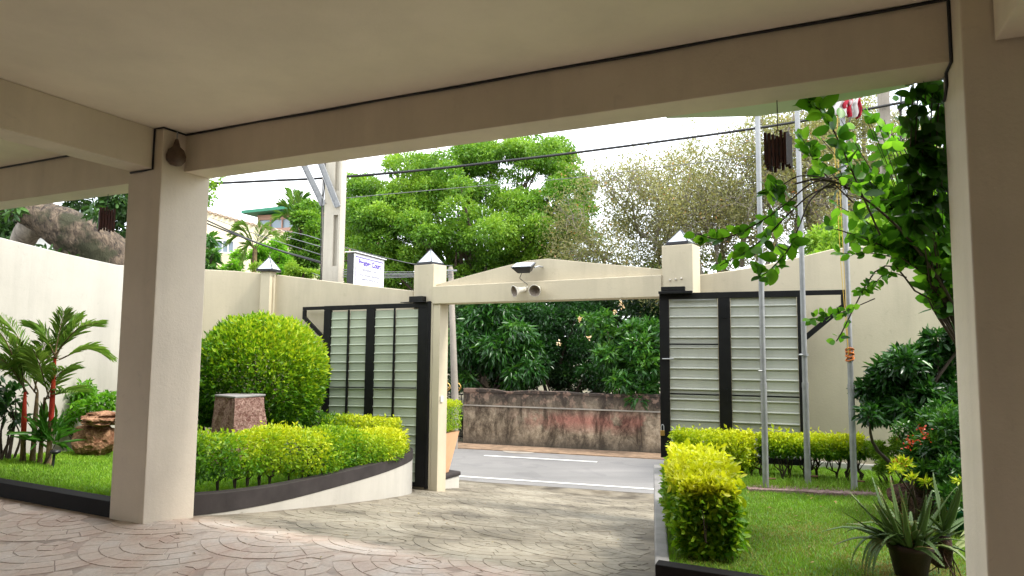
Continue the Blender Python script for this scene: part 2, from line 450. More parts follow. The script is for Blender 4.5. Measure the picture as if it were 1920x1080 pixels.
# ------------------------------------------------------------ leaves
def rand_unit(n):
    v = rng.normal(size=(n, 3)); return v / np.linalg.norm(v, axis=1)[:, None]
LT = {'quad': (np.array([[0, 0, 0], [.42, -.5, .12], [1, 0, -.12], [.42, .5, .12]]), np.array([[0, 1, 2], [0, 2, 3]])),
      'oval': (np.array([[0, 0, 0], [.28, -.42, .10], [.7, -.40, .04], [1, 0, -.16], [.7, .40, .04], [.28, .42, .10], [.5, 0, -.03]]),
               np.array([[0, 1, 6], [1, 2, 6], [2, 3, 6], [3, 4, 6], [4, 5, 6], [5, 0, 6]]))}
def leaves(name, P, D, size, mat, parent, width=.45, tint=None, kind='quad', flat=.5):
    """P points, D growth directions; one mesh of small folded leaves"""
    n = len(P); T, Fc = LT[kind]
    D = D / (np.linalg.norm(D, axis=1)[:, None] + 1e-9)
    N = rand_unit(n) * (1 - flat) + np.array([0, 0, 1.]) * flat + 1e-4
    S = np.cross(N, D); S /= (np.linalg.norm(S, axis=1)[:, None] + 1e-9); U = np.cross(D, S)
    size = np.broadcast_to(np.asarray(size, float), (n,))
    V = (P[:, None, :] + (D[:, None, :] * T[None, :, 0, None] + S[:, None, :] * (T[None, :, 1, None] * width) + U[:, None, :] * T[None, :, 2, None] * .7) * size[:, None, None])
    k = len(T)
    F = (Fc[None] + (np.arange(n) * k)[:, None, None]).reshape(-1, 3)
    if tint is None: tint = rng.random(n)
    t = np.repeat(np.clip(tint, 0, 1), k)
    return mesh(name, V.reshape(-1, 3), F, mat, parent, tint=t)
def vnoise(P, f, seed=0):
    """cheap smooth pseudo noise in 0..1"""
    r = np.random.default_rng(seed); s = np.zeros(len(P))
    for i in range(6):
        k = r.normal(size=3) * f * (1 + .5 * i); s += np.sin(P @ k + r.random() * 6.28) / (1 + .4 * i)
    return .5 + .5 * np.tanh(s * .55)
def clumps_points(cl, n, shell=.65, up=.35):
    """cl rows: x y z rx ry rz ; points in their outer shells"""
    cl = np.asarray(cl, float); w = (cl[:, 3] * cl[:, 4] + cl[:, 4] * cl[:, 5] + cl[:, 3] * cl[:, 5]); w /= w.sum()
    i = rng.choice(len(cl), n, p=w); d = rand_unit(n); d[:, 2] += up * rng.random(n); d /= np.linalg.norm(d, axis=1)[:, None]
    r = shell + (1.08 - shell) * rng.random(n) ** .6
    P = cl[i, :3] + d * cl[i, 3:6] * r[:, None]
    return P, d, i
def branchy(mb, p, d, L, r, lev, tips, spread=.55, droop=.0, kids=3, seg=3, wob=.18, n=6, mids=None):
    pts = [p]; rr = [r]; q = p.copy(); dd = d / np.linalg.norm(d)
    for s in range(seg):
        dd = dd + rng.normal(size=3) * wob + np.array([0, 0, -droop]); dd /= np.linalg.norm(dd)
        q = q + dd * L / seg; pts.append(q.copy()); rr.append(r * (1 - .38 * (s + 1) / seg))
    mb.tube(pts, rr, max(3, n), cap=False)
    if mids is not None: mids.append((q.copy(), dd.copy(), lev))
    if lev == 0: tips.append((q, dd)); return
    for k in range(kids):
        nd = dd + rng.normal(size=3) * spread; nd /= np.linalg.norm(nd)
        st = pts[-1] if k < 2 else pts[-2]
        branchy(mb, st, nd, L * (.62 + .25 * rng.random()), r * .58, lev - 1, tips, spread, droop, kids, max(2, seg - 1) if lev < 2 else seg, wob, max(3, n - 1), mids)

# =================================================================== GROUND
gs = []
n = 40; X = np.concatenate([np.linspace(-700, -30, 6), np.linspace(-28, 28, 30), np.linspace(30, 700, 6)])
Yv = np.concatenate([np.linspace(-300, -6, 4), np.linspace(-5, 11, 24), np.linspace(12, 60, 16), np.linspace(100, 900, 6)])
gv = [(x, y, min(-1.14, -1.14) if True else 0) for y in Yv for x in X]
gf = [(j * len(X) + i, j * len(X) + i + 1, (j + 1) * len(X) + i + 1, (j + 1) * len(X) + i) for j in range(len(Yv) - 1) for i in range(len(X) - 1)]
tag(mesh('ground', gv, gf, M['ground']), kind='structure')
# road
RO = np.array([0, 12.3, 0]); RX = np.array([.966, -.259, 0]); RY = np.array([.259, .966, 0])
RF = (RO, RX, RY, Z)
road_z = -1.1
mb = MB(); mb.box(RF, -70, 70, -.32, 3.0, road_z - .03, road_z)
tag(mb.build('road', M['asphalt']), kind='structure')
mb = MB(); mb.box(RF, -70, 70, 3.0, 3.9, road_z - .03, road_z + .02)
tag(mb.build('far_verge', M['verge']), kind='structure')
def rot_on_road(u, v): p = onz(u, v, road_z); q = p - RO; return q @ RX, q @ RY
mb = MB(); mb.box(RF, -60, 60, -.04, .05, road_z + .004, road_z + .008)
tag(mb.build('road_edge_line', M['roadpaint']), kind='structure')
x0, y0 = rot_on_road(907, 855); x1, y1 = rot_on_road(1120, 866)
mb = MB()
for k in range(-8, 9): mb.box(RF, x0 + k * 6.2, x1 + k * 6.2, (y0 + y1) / 2 - .05, (y0 + y1) / 2 + .05, road_z + .004, road_z + .008)
tag(mb.build('road_centre_line', M['roadpaint']), kind='structure')
p = onz(975, 845, road_z); mb = MB(); mb.lathe(p + Z * .004, [(.0, .006), (.40, .006), (.42, .004), (.42, 0)], 28)
tag(mb.build('manhole_cover', M['oldpole']), 'dark round manhole cover in the road near the far kerb', 'manhole cover')

# driveway slab (joint level) following the slope
av = np.linspace(-4, 12, 17); bv = np.concatenate([[-9, -5, 0, 3.7], np.linspace(4.2, 10.79, 12), [11.2, 11.9]])
dv = []
for b_ in bv:
    for a_ in av:
        p = AB(a_, b_); dv.append((p[0], p[1], float(drive_z(p[0], p[1])) - .004))
na = len(av)
df = [(j * na + i, (j + 1) * na + i, (j + 1) * na + i + 1, j * na + i + 1) for j in range(len(bv) - 1) for i in range(na - 1)]
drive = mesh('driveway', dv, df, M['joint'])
tag(drive, kind='structure')
# fan-laid stones
def in_poly(x, y, poly):
    c = False; n = len(poly); j = n - 1
    for i in range(n):
        xi, yi = poly[i][:2]; xj, yj = poly[j][:2]
        if (yi > y) != (yj > y) and x < (xj - xi) * (y - yi) / (yj - yi) + xi: c = not c
        j = i
    return c
K0 = onz(1228, 1058, .127)                       # near corner of right garden kerb
edge_dir = spot(1226, 930, 7.4) - K0; edge_dir[2] = 0
pl_near = [spot(200, 0, 5.57)[:2]]
plan_ctrl = [(300, 5.62, .12), (362, 5.80, .115), (455, 6.15, .075), (560, 6.75, .03), (690, 7.85, -.02), (750, 8.6, -.045), (777, 9.15, -.05), (771, 9.5, -.05), (745, 9.72, -.05), (700, 9.85, -.05)]
plan = []
for u, D, z in plan_ctrl:
    r = ray(u, 640); plan.append(np.array([r[0] / r[1] * D, D, z]))
plan_c = curve_pts(plan, 54)
drive_poly = [AB(8.6, -.2)[:2], AB(8.6, 3.6)[:2], AB(5.3, 3.6)[:2]] + [q[:2] for q in plan_c[:46]] + [np.array([-1.1, 9.9]), np.array([-2.0, 12.1]), np.array([5.5, 10.6]), np.array([2.6, 8.0]), K0[:2] + edge_dir[:2], K0[:2] - np.array([.02, 0]), AB(-.6, 3.75)[:2], AB(-.6, -.2)[:2]]
stones = []
R_, ring, seglen = .62, .125, .20
def owner(x, y, lat):
    best = None
    for (cxx, cyy) in lat:
        if (x - cxx) ** 2 + (y - cyy) ** 2 < R_ * R_:
            if best is None or cyy > best[1] + 1e-6: best = (cxx, cyy)
    return best
for j in range(-2, 22):
    for i in range(-4, 9):
        ca = i * 2 * R_ + (j % 2) * R_; cb = j * R_ * .8
        par = [(ca - R_, cb + R_ * .8), (ca + R_, cb + R_ * .8), (ca, cb + R_ * 1.6)]
        for k in range(5):
            r0, r1 = R_ - (k + 1) * ring + .003, R_ - k * ring - .003
            if r0 < .02: r0 = .02
            if r1 <= r0: continue
            rm = (r0 + r1) / 2; nseg = max(3, int(round(2 * PI * rm / seglen))); off = rng.random() * 2 * PI
            for s in range(nseg):
                t0 = off + 2 * PI * s / nseg; t1 = off + 2 * PI * (s + 1) / nseg
                tm = (t0 + t1) / 2
                g = .003 / rm
                pts = [(r0, t0 + g), (r0, tm), (r0, t1 - g), (r1, t1 - g), (r1, tm), (r1, t0 + g)]
                pl = [[ca + q * math.cos(w), cb + q * math.sin(w)] for q, w in pts]
                mxx, myy = ca + rm * math.cos(tm), cb + rm * math.sin(tm)
                if any((mxx - x) ** 2 + (myy - y) ** 2 < R_ * R_ for x, y in par): continue
                for q in pl:
                    for x, y in par:
                        dd = math.hypot(q[0] - x, q[1] - y)
                        if dd < R_ + .004:
                            q[0] = x + (q[0] - x) / dd * (R_ + .005); q[1] = y + (q[1] - y) / dd * (R_ + .005)
                w = [AB(q[0], q[1]) for q in pl]; wm = AB(mxx, myy)
                if wm[1] < 2.6 or not in_poly(wm[0], wm[1], drive_poly): continue
                if not all(in_poly(q[0], q[1], drive_poly) for q in w): continue
                ar = .5 * abs(sum(w[i2][0] * w[(i2 + 1) % 6][1] - w[(i2 + 1) % 6][0] * w[i2][1] for i2 in range(6)))
                if ar < .0035: continue
                stones.append((wm, w))
def in_view(p):
    if p[1] < .5: return False
    f = p[1] * cp + (p[2] - 1.5) * sp; up = -p[1] * sp + (p[2] - 1.5) * cp
    return abs(p[0] / f * FPX) < 965 and abs(up / f * FPX) < 545
def stone_geo(mb, wm, w, h):
    c = np.mean(w, axis=0); top = []; bot = []
    for q in w:
        z = float(drive_z(q[0], q[1])); bot.append((q[0], q[1], z - .004))
        q2 = c + (q - c) * .972; top.append((q2[0], q2[1], float(drive_z(q2[0], q2[1])) + h))
    mb.add(bot + top, [tuple(range(6, 12))[::-1]] + [(i, i + 6, (i + 1) % 6 + 6, (i + 1) % 6) for i in range(6)])
for s in stones: s[0][2] = float(drive_z(s[0][0], s[0][1]))
vis = [s for s in stones if in_view(s[0])]
vis.sort(key=lambda s: s[0][0] ** 2 + s[0][1] ** 2)
near_ids = set(id(s) for s in vis[:300])
rest = MB()
for s in stones:
    h = rng.uniform(-.0008, .0008)
    if id(s) in near_ids:
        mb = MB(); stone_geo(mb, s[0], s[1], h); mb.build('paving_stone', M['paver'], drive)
    else: stone_geo(rest, s[0], s[1], h)
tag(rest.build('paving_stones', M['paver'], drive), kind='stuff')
# dry litter on drive
P = []
for k in range(70):
    a_, b_ = rng.uniform(-.5, 6), rng.uniform(3, 9.5); p = AB(a_, b_); p[2] = float(drive_z(p[0], p[1])) + .008
    if in_poly(p[0], p[1], drive_poly): P.append(p)
P = np.array(P)
LIT = leaf_mat('fallen_leaves', [(0, (.10, .05, .02)), (.7, (.25, .17, .05)), (1, (.35, .30, .05))], trans=.1)
o = leaves('fallen_leaves', P, rng.normal(size=(len(P), 3)) * [1, 1, .1], rng.uniform(.02, .045, len(P)), LIT, None, .5, flat=.95)
tag(o, kind='stuff')

# =================================================================== PORTICO
po = thing('portico', 'beige portico with flat ceiling, deep beams and square columns over the paved drive', 'portico', AB(2, 3.8))
mb = MB(); mb.box(PF, -6, 14, -7, 3.82, 3.27, 3.45); mb.build('ceiling', M['ceiling'], po)
mb = MB(); mb.box(PF, -6, 14, 3.823, 4.40, 3.272, 3.45); mb.build('roof_edge', M['portico'], po)
def column(a0, a1, b0, b1, z0, z1=3.27):
    mb = MB()
    mb.box(PF, a0, a1, b0, b1, z0, z1); return mb.build('column', M['portico'], po, bevel=.008)
column(4.908, 5.322, 3.606, 4.085, -.12)
column(-1.16, -.702, 3.62, 4.085, -.12)
column(10.9, 11.32, 3.606, 4.085, -.12)
for a0, a1 in ((-.70, 4.906), (5.324, 10.9), (-6, -1.162)):
    mb = MB(); mb.box(PF, a0, a1, 3.822, 4.083, 2.935 if a0 < 5 else 2.90, 3.268); mb.build('beam', M['portico'], po, bevel=.006)
for a0, a1 in ((5.013, 5.287), (-1.09, -.83)):
    mb = MB(); mb.box(PF, a0, a1, -7, 3.604, 2.922, 3.268); mb.build('beam', M['portico'], po, bevel=.006)
# unseen rear and flank walls, added to keep fill light off the portico
mb = MB(); mb.box(PF, -6, 14, -7.3, -7.0, -.1, 3.268); mb.build('unseen_rear_wall', M['unseen_wall'], po)
mb = MB(); mb.box(PF, -6.3, -5.95, -7.3, 3.6, -.1, 3.268); mb.build('unseen_side_wall', M['unseen_wall'], po)
# pale green canopy lip beyond the beam on the right, with bowed edge
edge = [(1250, 222), (1420, 218), (1500, 207), (1570, 191), (1640, 178), (1705, 163)]
ep = [onz(u, v, 3.05) for u, v in edge]
inner = [AB(float(q @ A), 4.086) for q in (ep[-1], ep[0])]
poly = [q[:2] for q in ep] + [inner[0][:2], inner[1][:2]]
mb = MB(); mb.prism(poly, 3.05, 3.27); mb.build('canopy', M['palegreen'], po)
# cable clipped into the corner between beam and ceiling
def cab(pts, r=.007): mb = MB(); mb.tube(pts, r, 6); return mb.build('cable', M['rubber'], po, smooth=True)
cab([AB(a, 3.812, 3.262 + .003 * math.sin(a * 5)) for a in np.linspace(-.69, 4.9, 40)], .009)
cab([AB(4.90, 3.81, 3.262), AB(4.897, 3.6, 3.262), AB(5.005, 3.597, 3.262), AB(5.005, 3.595, 2.915), AB(5.15, 3.597, 2.912), AB(5.29, 3.597, 2.912)], .008)
cab([AB(a, 3.812, 3.262) for a in np.linspace(5.33, 10.8, 10)], .009)
cab([AB(-.694, 3.812, 3.26), AB(-.694, 3.812, 2.93), AB(-.694, 3.95, 2.925), AB(-.694, 3.95, 2.86), AB(-.694, 4.03, 2.80)], .008)

# left kerb along the lawn, front kerb of right garden
mb = MB(); mb.box(PF, 5.324, 12, 3.62, 3.75, -.02, .127); o = mb.build('garden_kerb', M['blackkerb'], bevel=.006)
tag(o, 'low black painted kerb along the left lawn beside the column', 'kerb')
ka = float(K0 @ A)
mb = MB(); mb.box(PF, -6, ka, bof(K0), bof(K0) + .10, -.05, .127); o = mb.build('garden_kerb', M['blackkerb'], bevel=.006)
tag(o, 'low black kerb at the near end of the right lawn', 'kerb')
# right planter side kerb running down the drive
n1 = K0 + edge_dir; ed = edge_dir / np.linalg.norm(edge_dir); en = np.array([ed[1], -ed[0], 0])
L_ = np.linalg.norm(edge_dir)
KF = (K0 * [1, 1, 0], ed, en, Z)
mb = MB(); mb.box(KF, -.002, L_, 0, .09, -.7, .122); o = mb.build('side_kerb', M['kerbgrey'], bevel=.012)
tag(o, 'grey cement kerb running down the drive under the right hedge', 'kerb')

# =================================================================== LEFT PLANTER WALL (curved)
pw = thing('planter_wall', 'curved low planter wall, cream below a dark painted band, left of the gate', 'planter wall', (plan_c[10][0], plan_c[10][1], -.3))
def ribbon(pts, off0, off1, ztop, zbot):
    """thin curved wall between two offsets"""
    mb = MB(); nn = len(pts); N = []
    for i in range(nn):
        t = pts[min(i + 1, nn - 1)] - pts[max(i - 1, 0)]; N.append(np.array([-t[1], t[0], 0]) / math.hypot(t[0], t[1]))
    V = []
    for i, p in enumerate(pts):
        zt, zb = ztop(p), zbot(p)
        for off, z in ((off0, zt), (off1, zt), (off1, zb), (off0, zb)):
            q = p + N[i] * off; V.append((q[0], q[1], z))
    F = [(i * 4 + j, i * 4 + (j + 1) % 4, i * 4 + 4 + (j + 1) % 4, i * 4 + 4 + j) for i in range(nn - 1) for j in range(4)]
    F += [(0, 3, 2, 1), tuple((nn - 1) * 4 + j for j in range(4))]
    return mb.add(V, F)
ribbon(plan_c, .0, .12, lambda p: p[2] - .125, lambda p: float(drive_z(p[0], p[1])) - .05).build('wall', M['wallwhite'], pw)
ribbon(plan_c, -.006, .126, lambda p: p[2], lambda p: p[2] - float(np.interp(p[1], [5.6, 6.2, 9.2], [.19, .17, .118]))).build('band', M['blackband'], pw, bevel=.004)

# =================================================================== LAWNS
def lawn_left_z(x, y): return .095 - .10 * np.maximum(0, (x * B[0] + y * B[1]) - 3.8)
inner_plan = [q + np.array([-.06, .08, 0]) for q in plan_c[:44]]
LW0, LW1 = spot(0, 845, 8.2), spot(222, 838, 9.8)
LWf = LW0 + (LW0 - LW1) * .9
LW2 = spot(300, 838, 10.5)
left_poly = [AB(5.2, 3.74)[:2], AB(12, 3.74)[:2], LWf[:2], LW1[:2], LW2[:2], spot(505, 800, 10.75)[:2], spot(720, 800, 10.2)[:2]] + [q[:2] for q in inner_plan[::-1]]
mb = MB(); zz = [float(lawn_left_z(q[0], q[1])) for q in left_poly]
def flat_sheet(name, poly, zf, mat, step=.35, thick=.0):
    xs = [q[0] for q in poly]; ys = [q[1] for q in poly]
    V = []; F = []; idx = {}
    nx = int((max(xs) - min(xs)) / step) + 1; ny = int((max(ys) - min(ys)) / step) + 1
    import bmesh
    bm = bmesh.new(); vs = [bm.verts.new((q[0], q[1], 0)) for q in poly]; bm.faces.new(vs)
    for i in range(1, nx):
        g = bm.verts[:] + bm.edges[:] + bm.faces[:]
        bmesh.ops.bisect_plane(bm, geom=g, plane_co=(min(xs) + i * step, 0, 0), plane_no=(1, 0, 0))
    for i in range(1, ny):
        g = bm.verts[:] + bm.edges[:] + bm.faces[:]
        bmesh.ops.bisect_plane(bm, geom=g, plane_co=(0, min(ys) + i * step, 0), plane_no=(0, 1, 0))
    bm.verts.index_update()
    V = [(v.co.x, v.co.y, float(zf(v.co.x, v.co.y))) for v in bm.verts]; F = [tuple(v.index for v in f.verts) for f in bm.faces]
    if bm.faces and bm.faces[:][0].normal.z < 0: F = [f[::-1] for f in F]
    bm.free()
    return tag(mesh(name, V, F, mat, None), kind='structure')
flat_sheet('left_lawn', left_poly, lawn_left_z, M['lawn'])
def lawn_right_z(x, y): return .105 + .012 * np.sin(np.asarray(x) * 1.7) * np.sin(np.asarray(y) * 1.3)
RWa, RWb = spot(1303, 800, 7.75), spot(1860, 800, 6.85)
RWdir = (RWb - RWa); RWdir[2] = 0; RWdir /= np.linalg.norm(RWdir)
kb = bof(K0)
right_poly = [(K0 + ed * .1 + en * .085)[:2], (K0 + ed * L_ + en * .085)[:2], (RWa + RWdir * .05)[:2], (RWa + RWdir * 6)[:2], AB(-6, kb + .09)[:2]]
flat_sheet('right_lawn', right_poly, lawn_right_z, M['lawn'])
def grass(name, poly, zf, n, hmin, hmax, tintf, wd=.005, box=None):
    poly = [(float(q[0]), float(q[1])) for q in poly]
    xs = [q[0] for q in poly] if box is None else box[0]; ys = [q[1] for q in poly] if box is None else box[1]
    x = rng.uniform(min(xs), max(xs), n * 3); y = rng.uniform(min(ys), max(ys), n * 3)
    keep = np.zeros(len(x), bool)
    inside = np.zeros(len(x), bool); j = len(poly) - 1
    for i in range(len(poly)):
        xi, yi = poly[i]; xj, yj = poly[j]
        with np.errstate(divide='ignore', invalid='ignore'):
            c = ((yi > y) != (yj > y)) & (x < (xj - xi) * (y - yi) / (yj - yi + 1e-12) + xi)
        inside ^= c; j = i
    x, y = x[inside][:n], y[inside][:n]; m_ = len(x)
    z = zf(x, y) - .003; P = np.stack([x, y, z], 1); h = rng.uniform(hmin, hmax, m_)
    t = tintf(P); h = h * (.6 + .5 * np.clip(t * 1.5, 0, 1))
    an = rng.random(m_) * 2 * PI; sd = np.stack([np.cos(an), np.sin(an), np.zeros(m_)], 1)
    ln = rng.normal(size=(m_, 3)) * [.45, .45, 0]; tip = P + (ln + [0, 0, 1]) * h[:, None]; mid = P + (ln * .35 + [0, 0, .55]) * h[:, None]
    w = wd * rng.uniform(.7, 1.4, m_)[:, None]
    V = np.stack([P - sd * w / 2, P + sd * w / 2, mid + sd * w * .42, mid - sd * w * .42, tip], 1).reshape(-1, 3)
    base = np.arange(m_)[:, None] * 5
    F = np.concatenate([base + np.array([0, 1, 2]), base + np.array([0, 2, 3]), base + np.array([3, 2, 4])])
    return tag(mesh(name, V, F, M['grass'], None, tint=np.repeat(t, 5)), kind='stuff')
def tint_r(P):
    v = vnoise(P, 2.2, 3) * .6 + vnoise(P, 7, 4) * .4
    c = np.exp(-(((P[:, 0] - 2.15) / .9) ** 2 + ((P[:, 1] - 4.75) / .8) ** 2))
    c2 = np.exp(-(((P[:, 0] - 2.4) / .5) ** 2 + ((P[:, 1] - 4.0) / .25) ** 2))
    return np.clip(.55 + .35 * (v - .5) + rng.normal(size=len(P)) * .16 - .55 * c * rng.random(len(P)) - .35 * (vnoise(P, 1.6, 77) > .72) * rng.random(len(P)) - .6 * c2 * rng.random(len(P)), 0, 1)
def tint_l(P): return np.clip(.68 + .3 * (vnoise(P, 2, 5) - .5) + rng.normal(size=len(P)) * .13, 0, 1)
grass('lawn_grass', right_poly, lawn_right_z, 120000, .016, .038, tint_r, .0045, ([.9, 4.6], [3.8, 7.6]))
grass('lawn_grass', left_poly, lawn_left_z, 80000, .02, .045, tint_l, .006, ([-7.6, -.9], [5.2, 10.3]))
P = np.stack([rng.uniform(1.2, 4.0, 60), rng.uniform(4.1, 6.3, 60), np.full(60, .13)], 1)
tag(leaves('fallen_leaves', P, rng.normal(size=(60, 3)) * [1, 1, .2], rng.uniform(.02, .05, 60), LIT, None, .5, flat=.9), kind='stuff')
# longer tufts at hedge feet
def tuftf(P): return np.clip(.5 + rng.normal(size=len(P)) * .2, 0, 1)
hp = [(x_, y_) for x_, y_ in ((1.6, 6.35), (4.3, 5.95), (4.4, 6.3), (1.7, 6.75))]
grass('lawn_tufts', hp, lawn_right_z, 5000, .05, .12, tuftf, .006)

# =================================================================== BOUNDARY WALLS
def wall_thing(name, label, pts, thick, mat, zb, cap=None):
    """pts: (x,y,ztop) front face line, thickness away from camera"""
    mb = MB(); nn = len(pts); V = []
    for i, p in enumerate(pts):
        t = pts[min(i + 1, nn - 1)] - pts[max(i - 1, 0)]; N = np.array([-t[1], t[0], 0]) / math.hypot(t[0], t[1])
        q = p + N * thick
        V += [(p[0], p[1], p[2]), (q[0], q[1], p[2]), (q[0], q[1], zb), (p[0], p[1], zb)]
    F = [(i * 4 + j, i * 4 + (j + 1) % 4, i * 4 + 4 + (j + 1) % 4, i * 4 + 4 + j) for i in range(nn - 1) for j in range(4)]
    F += [(0, 3, 2, 1), tuple((nn - 1) * 4 + j for j in range(4))]
    o = mb.add(V, F).build(name, mat, bevel=.01)
    return tag(o, label, 'wall')
lt = []
for u, v, D in ((-420, 330, 6.6), (-200, 392, 7.3), (0, 445, 8.2), (60, 460, 8.6), (120, 475, 9.0), (170, 486, 9.4), (222, 497, 9.8), (300, 502, 10.55)):
    lt.append(spot(u, v, D))
wall_thing('boundary_wall', 'tall pale plaster garden wall behind the palm at the left', lt, .2, M['wallwhite'], -1.1)
lt = [spot(u, v, D) for u, v, D in ((303, 502, 10.62), (383, 505, 10.66), (440, 508, 10.68), (505, 513, 10.70), (560, 520, 10.62), (640, 530, 10.45), (700, 537, 10.32), (775, 545, 10.12))]
wall_thing('boundary_wall', 'cream garden wall behind the round bush, sloping down to the gate pillar', lt, .2, M['cream'], -1.1)
rt = [spot(u, v, D) for u, v, D in ((1297, 517, 7.86), (1360, 509, 7.74), (1429, 498, 7.6), (1510, 479, 7.44), (1560, 467, 7.34), (1608, 461, 7.25), (1700, 459, 7.1), (1860, 459, 6.86), (2100, 459, 6.5))]
wall_thing('boundary_wall', 'cream garden wall behind the flagpoles, rising away from the gate pillar', rt, .2, M['cream'], -1.1)
q0 = rt[1] * [1, 1, 0]; q1 = rt[-1] * [1, 1, 0]; t = (q1 - q0) / np.linalg.norm(q1 - q0); nn_ = np.array([-t[1], t[0], 0])
mb = MB(); mb.box((q0 - nn_ * .06, t, nn_, Z), 0, np.linalg.norm(q1 - q0), 0, .06, -.2, .175)
o = mb.build('wall_plinth', M['wallwhite'], bevel=.01); tag(o, 'low plinth strip along the foot of the right garden wall behind the hedge', 'plinth')
# pier on left wall
pc = spot(506, 513, 10.62)
wp = thing('wall_pier', 'narrow cream pier with a lamp on top in the left garden wall', 'pier', (pc[0], pc[1], -.2))
pt = np.array([.985, -.17, 0]); pn = np.array([.17, .985, 0])
mb = MB(); mb.box((pc * [1, 1, 0], pt, pn, Z), -.11, .06, -.09, .1, -.4, pc[2] + .03); mb.build('pier', M['cream'], wp, bevel=.008)
mb = MB(); mb.tube([np.array([pc[0] + .09, pc[1] - .02, -.3]), np.array([pc[0] + .09, pc[1] - .02, pc[2] - .02])], .012, 8); mb.build('conduit', M['cream'], wp)

# =================================================================== GATEWAY
GO = spot(775, 600, 9.95) * [1, 1, 0]
G = np.array([.834, -.552, 0]); G /= np.linalg.norm(G); GN = np.array([-G[1], G[0], 0])
GF = (GO, G, GN, Z)
gw = thing('gateway', 'cream gateway arch with two square pillars and a low pitched lintel', 'gateway', GO + G * 2.1 + Z * -.75)
for g0, g1, nd, zt in ((0, .39, .30, 2.645), (3.99, 4.36, .28, 2.655)):
    mb = MB(); mb.box(GF, g0, g1, 0, nd, -1.05, 2.06); mb.box(GF, g0 - .004, g1 + .004, -.004, nd + .004, 2.06, zt)
    mb.build('pillar', M['cream'], gw, bevel=.008)
mb = MB(); mb.box(GF, .396, 3.984, -.03, .26, 2.035, 2.30); mb.build('lintel', M['cream'], gw, bevel=.008)
mb = MB(); mb.box(GF, .396, .53, .0, .2, -1.05, 2.033); mb.build('door_jamb', M['cream'], gw, bevel=.006)
pr = [(.396, 2.335), (1.0, 2.44), (1.6, 2.54), (2.02, 2.60), (2.35, 2.61), (2.9, 2.53), (3.984, 2.375)]
V = []; k = len(pr)
for nn2 in (.06, .22):
    for g, z in pr: V.append(GO + G * g + GN * nn2 + Z * z)
    for g, z in pr[::-1]: V.append(GO + G * g + GN * nn2 + Z * 2.302)
F = [tuple(range(2 * k)), tuple(range(2 * k, 4 * k))[::-1]] + [(i, (i + 1) % (2 * k) , (i + 1) % (2 * k) + 2 * k, i + 2 * k)[::-1] for i in range(2 * k)]
MB().add(V, F).build('pediment', M['cream'], gw, bevel=.006)
bolt_me = None
for i in range(3):
    c = GO + G * (4.09 + .07 * i) - GN * .004 + Z * (2.235 + .006 * i)
    if bolt_me is None:
        b_ = MB(); b_.lathe(np.zeros(3), [(.0, .03), (.008, .03), (.011, .02), (.011, 0)], 8, -GN); bolt_me = raw_mesh('bolt', b_.V, b_.F, M['horn'])
    place('bolt', bolt_me, gw, c)
# pyramid lamps
def pyramid_lamp(c, s, h, label, X=G, Y=GN):
    t = thing('pyramid_lamp', label, 'lamp', c, 'pyramid lamps on the piers')
    fr = (np.asarray(c, float), X, Y, Z)
    mb = MB(); mb.box(fr, -s / 2, s / 2, -s / 2, s / 2, 0, .035); mb.build('base', M['lampdark'], t, bevel=.004)
    cs = [np.asarray(c) + X * x * s * .47 + Y * y * s * .47 + Z * .036 for x, y in ((-1, -1), (1, -1), (1, 1), (-1, 1))]; ap = np.asarray(c) + Z * (h)
    for i in range(4):
        a, b = cs[i], cs[(i + 1) % 4]; ctr = (a + b + ap) / 3; n_ = np.cross(b - a, ap - a); n_ /= np.linalg.norm(n_)
        q = [ctr + (v - ctr) * .93 for v in (a, b, ap)]
        MB().add(q + [v - n_ * .006 for v in q], [(0, 1, 2), (5, 4, 3), (0, 3, 4, 1), (1, 4, 5, 2), (2, 5, 3, 0)]).build('pane', M['lampglass'], t)
    mb = MB()
    for i in range(4): mb.tube([cs[i], ap], .007, 4)
    mb.build('frame', M['lampdark'], t)
pyramid_lamp(GO + G * .195 + GN * .15 + Z * 2.650, .30, .25, 'white glass pyramid lamp on the left gate pillar')
pyramid_lamp(GO + G * 4.175 + GN * .14 + Z * 2.660, .27, .20, 'white glass pyramid lamp on the right gate pillar beside the creeper')
pyramid_lamp(np.array([pc[0] - .02, pc[1] + .01, pc[2] + .03]), .29, .25, 'white glass pyramid lamp on the narrow pier left of the sign', pt, pn)
# floodlight and horn speakers
fc = GO + G * 2.12 - GN * .02 + Z * 2.47
fl = thing('floodlight', 'square dark floodlight tilted upward on the gateway pediment', 'floodlight', fc)
tilt = math.radians(62)
FX = G * .97 + GN * .2; FX /= np.linalg.norm(FX)
fdir = -GN * math.cos(tilt) * .8 + Z * math.sin(tilt); fdir /= np.linalg.norm(fdir); fy = np.cross(fdir, FX); fy /= np.linalg.norm(fy)
f0 = fc - GN * .16 + Z * .03
mb = MB(); fr = (f0, FX, fy, fdir); 
cs = lambda s, t, z: [f0 + FX * x * s + fy * y * t + fdir * z for x, y in ((-1, -1), (1, -1), (1, 1), (-1, 1))]
mb.add(cs(.085, .055, -.09) + cs(.14, .10, 0), [(3, 2, 1, 0), (0, 1, 5, 4), (1, 2, 6, 5), (2, 3, 7, 6), (3, 0, 4, 7), (4, 5, 6, 7)]); mb.build('housing', M['lampdark'], fl, bevel=.006)
mb = MB(); mb.box(fr, -.145, .145, -.105, .105, .002, .014); mb.build('rim', M['lampdark'], fl, bevel=.003)
mb = MB(); mb.box(fr, -.125, .125, -.088, .088, .016, .02); mb.build('glass', M['lampglass'], fl)
mb = MB(); mb.tube([f0 + FX * .15 - fdir * .03, f0 + FX * .16 + GN * .1, f0 + FX * .16 + GN * .2], .012, 6); mb.build('bracket', M['galv'], fl)
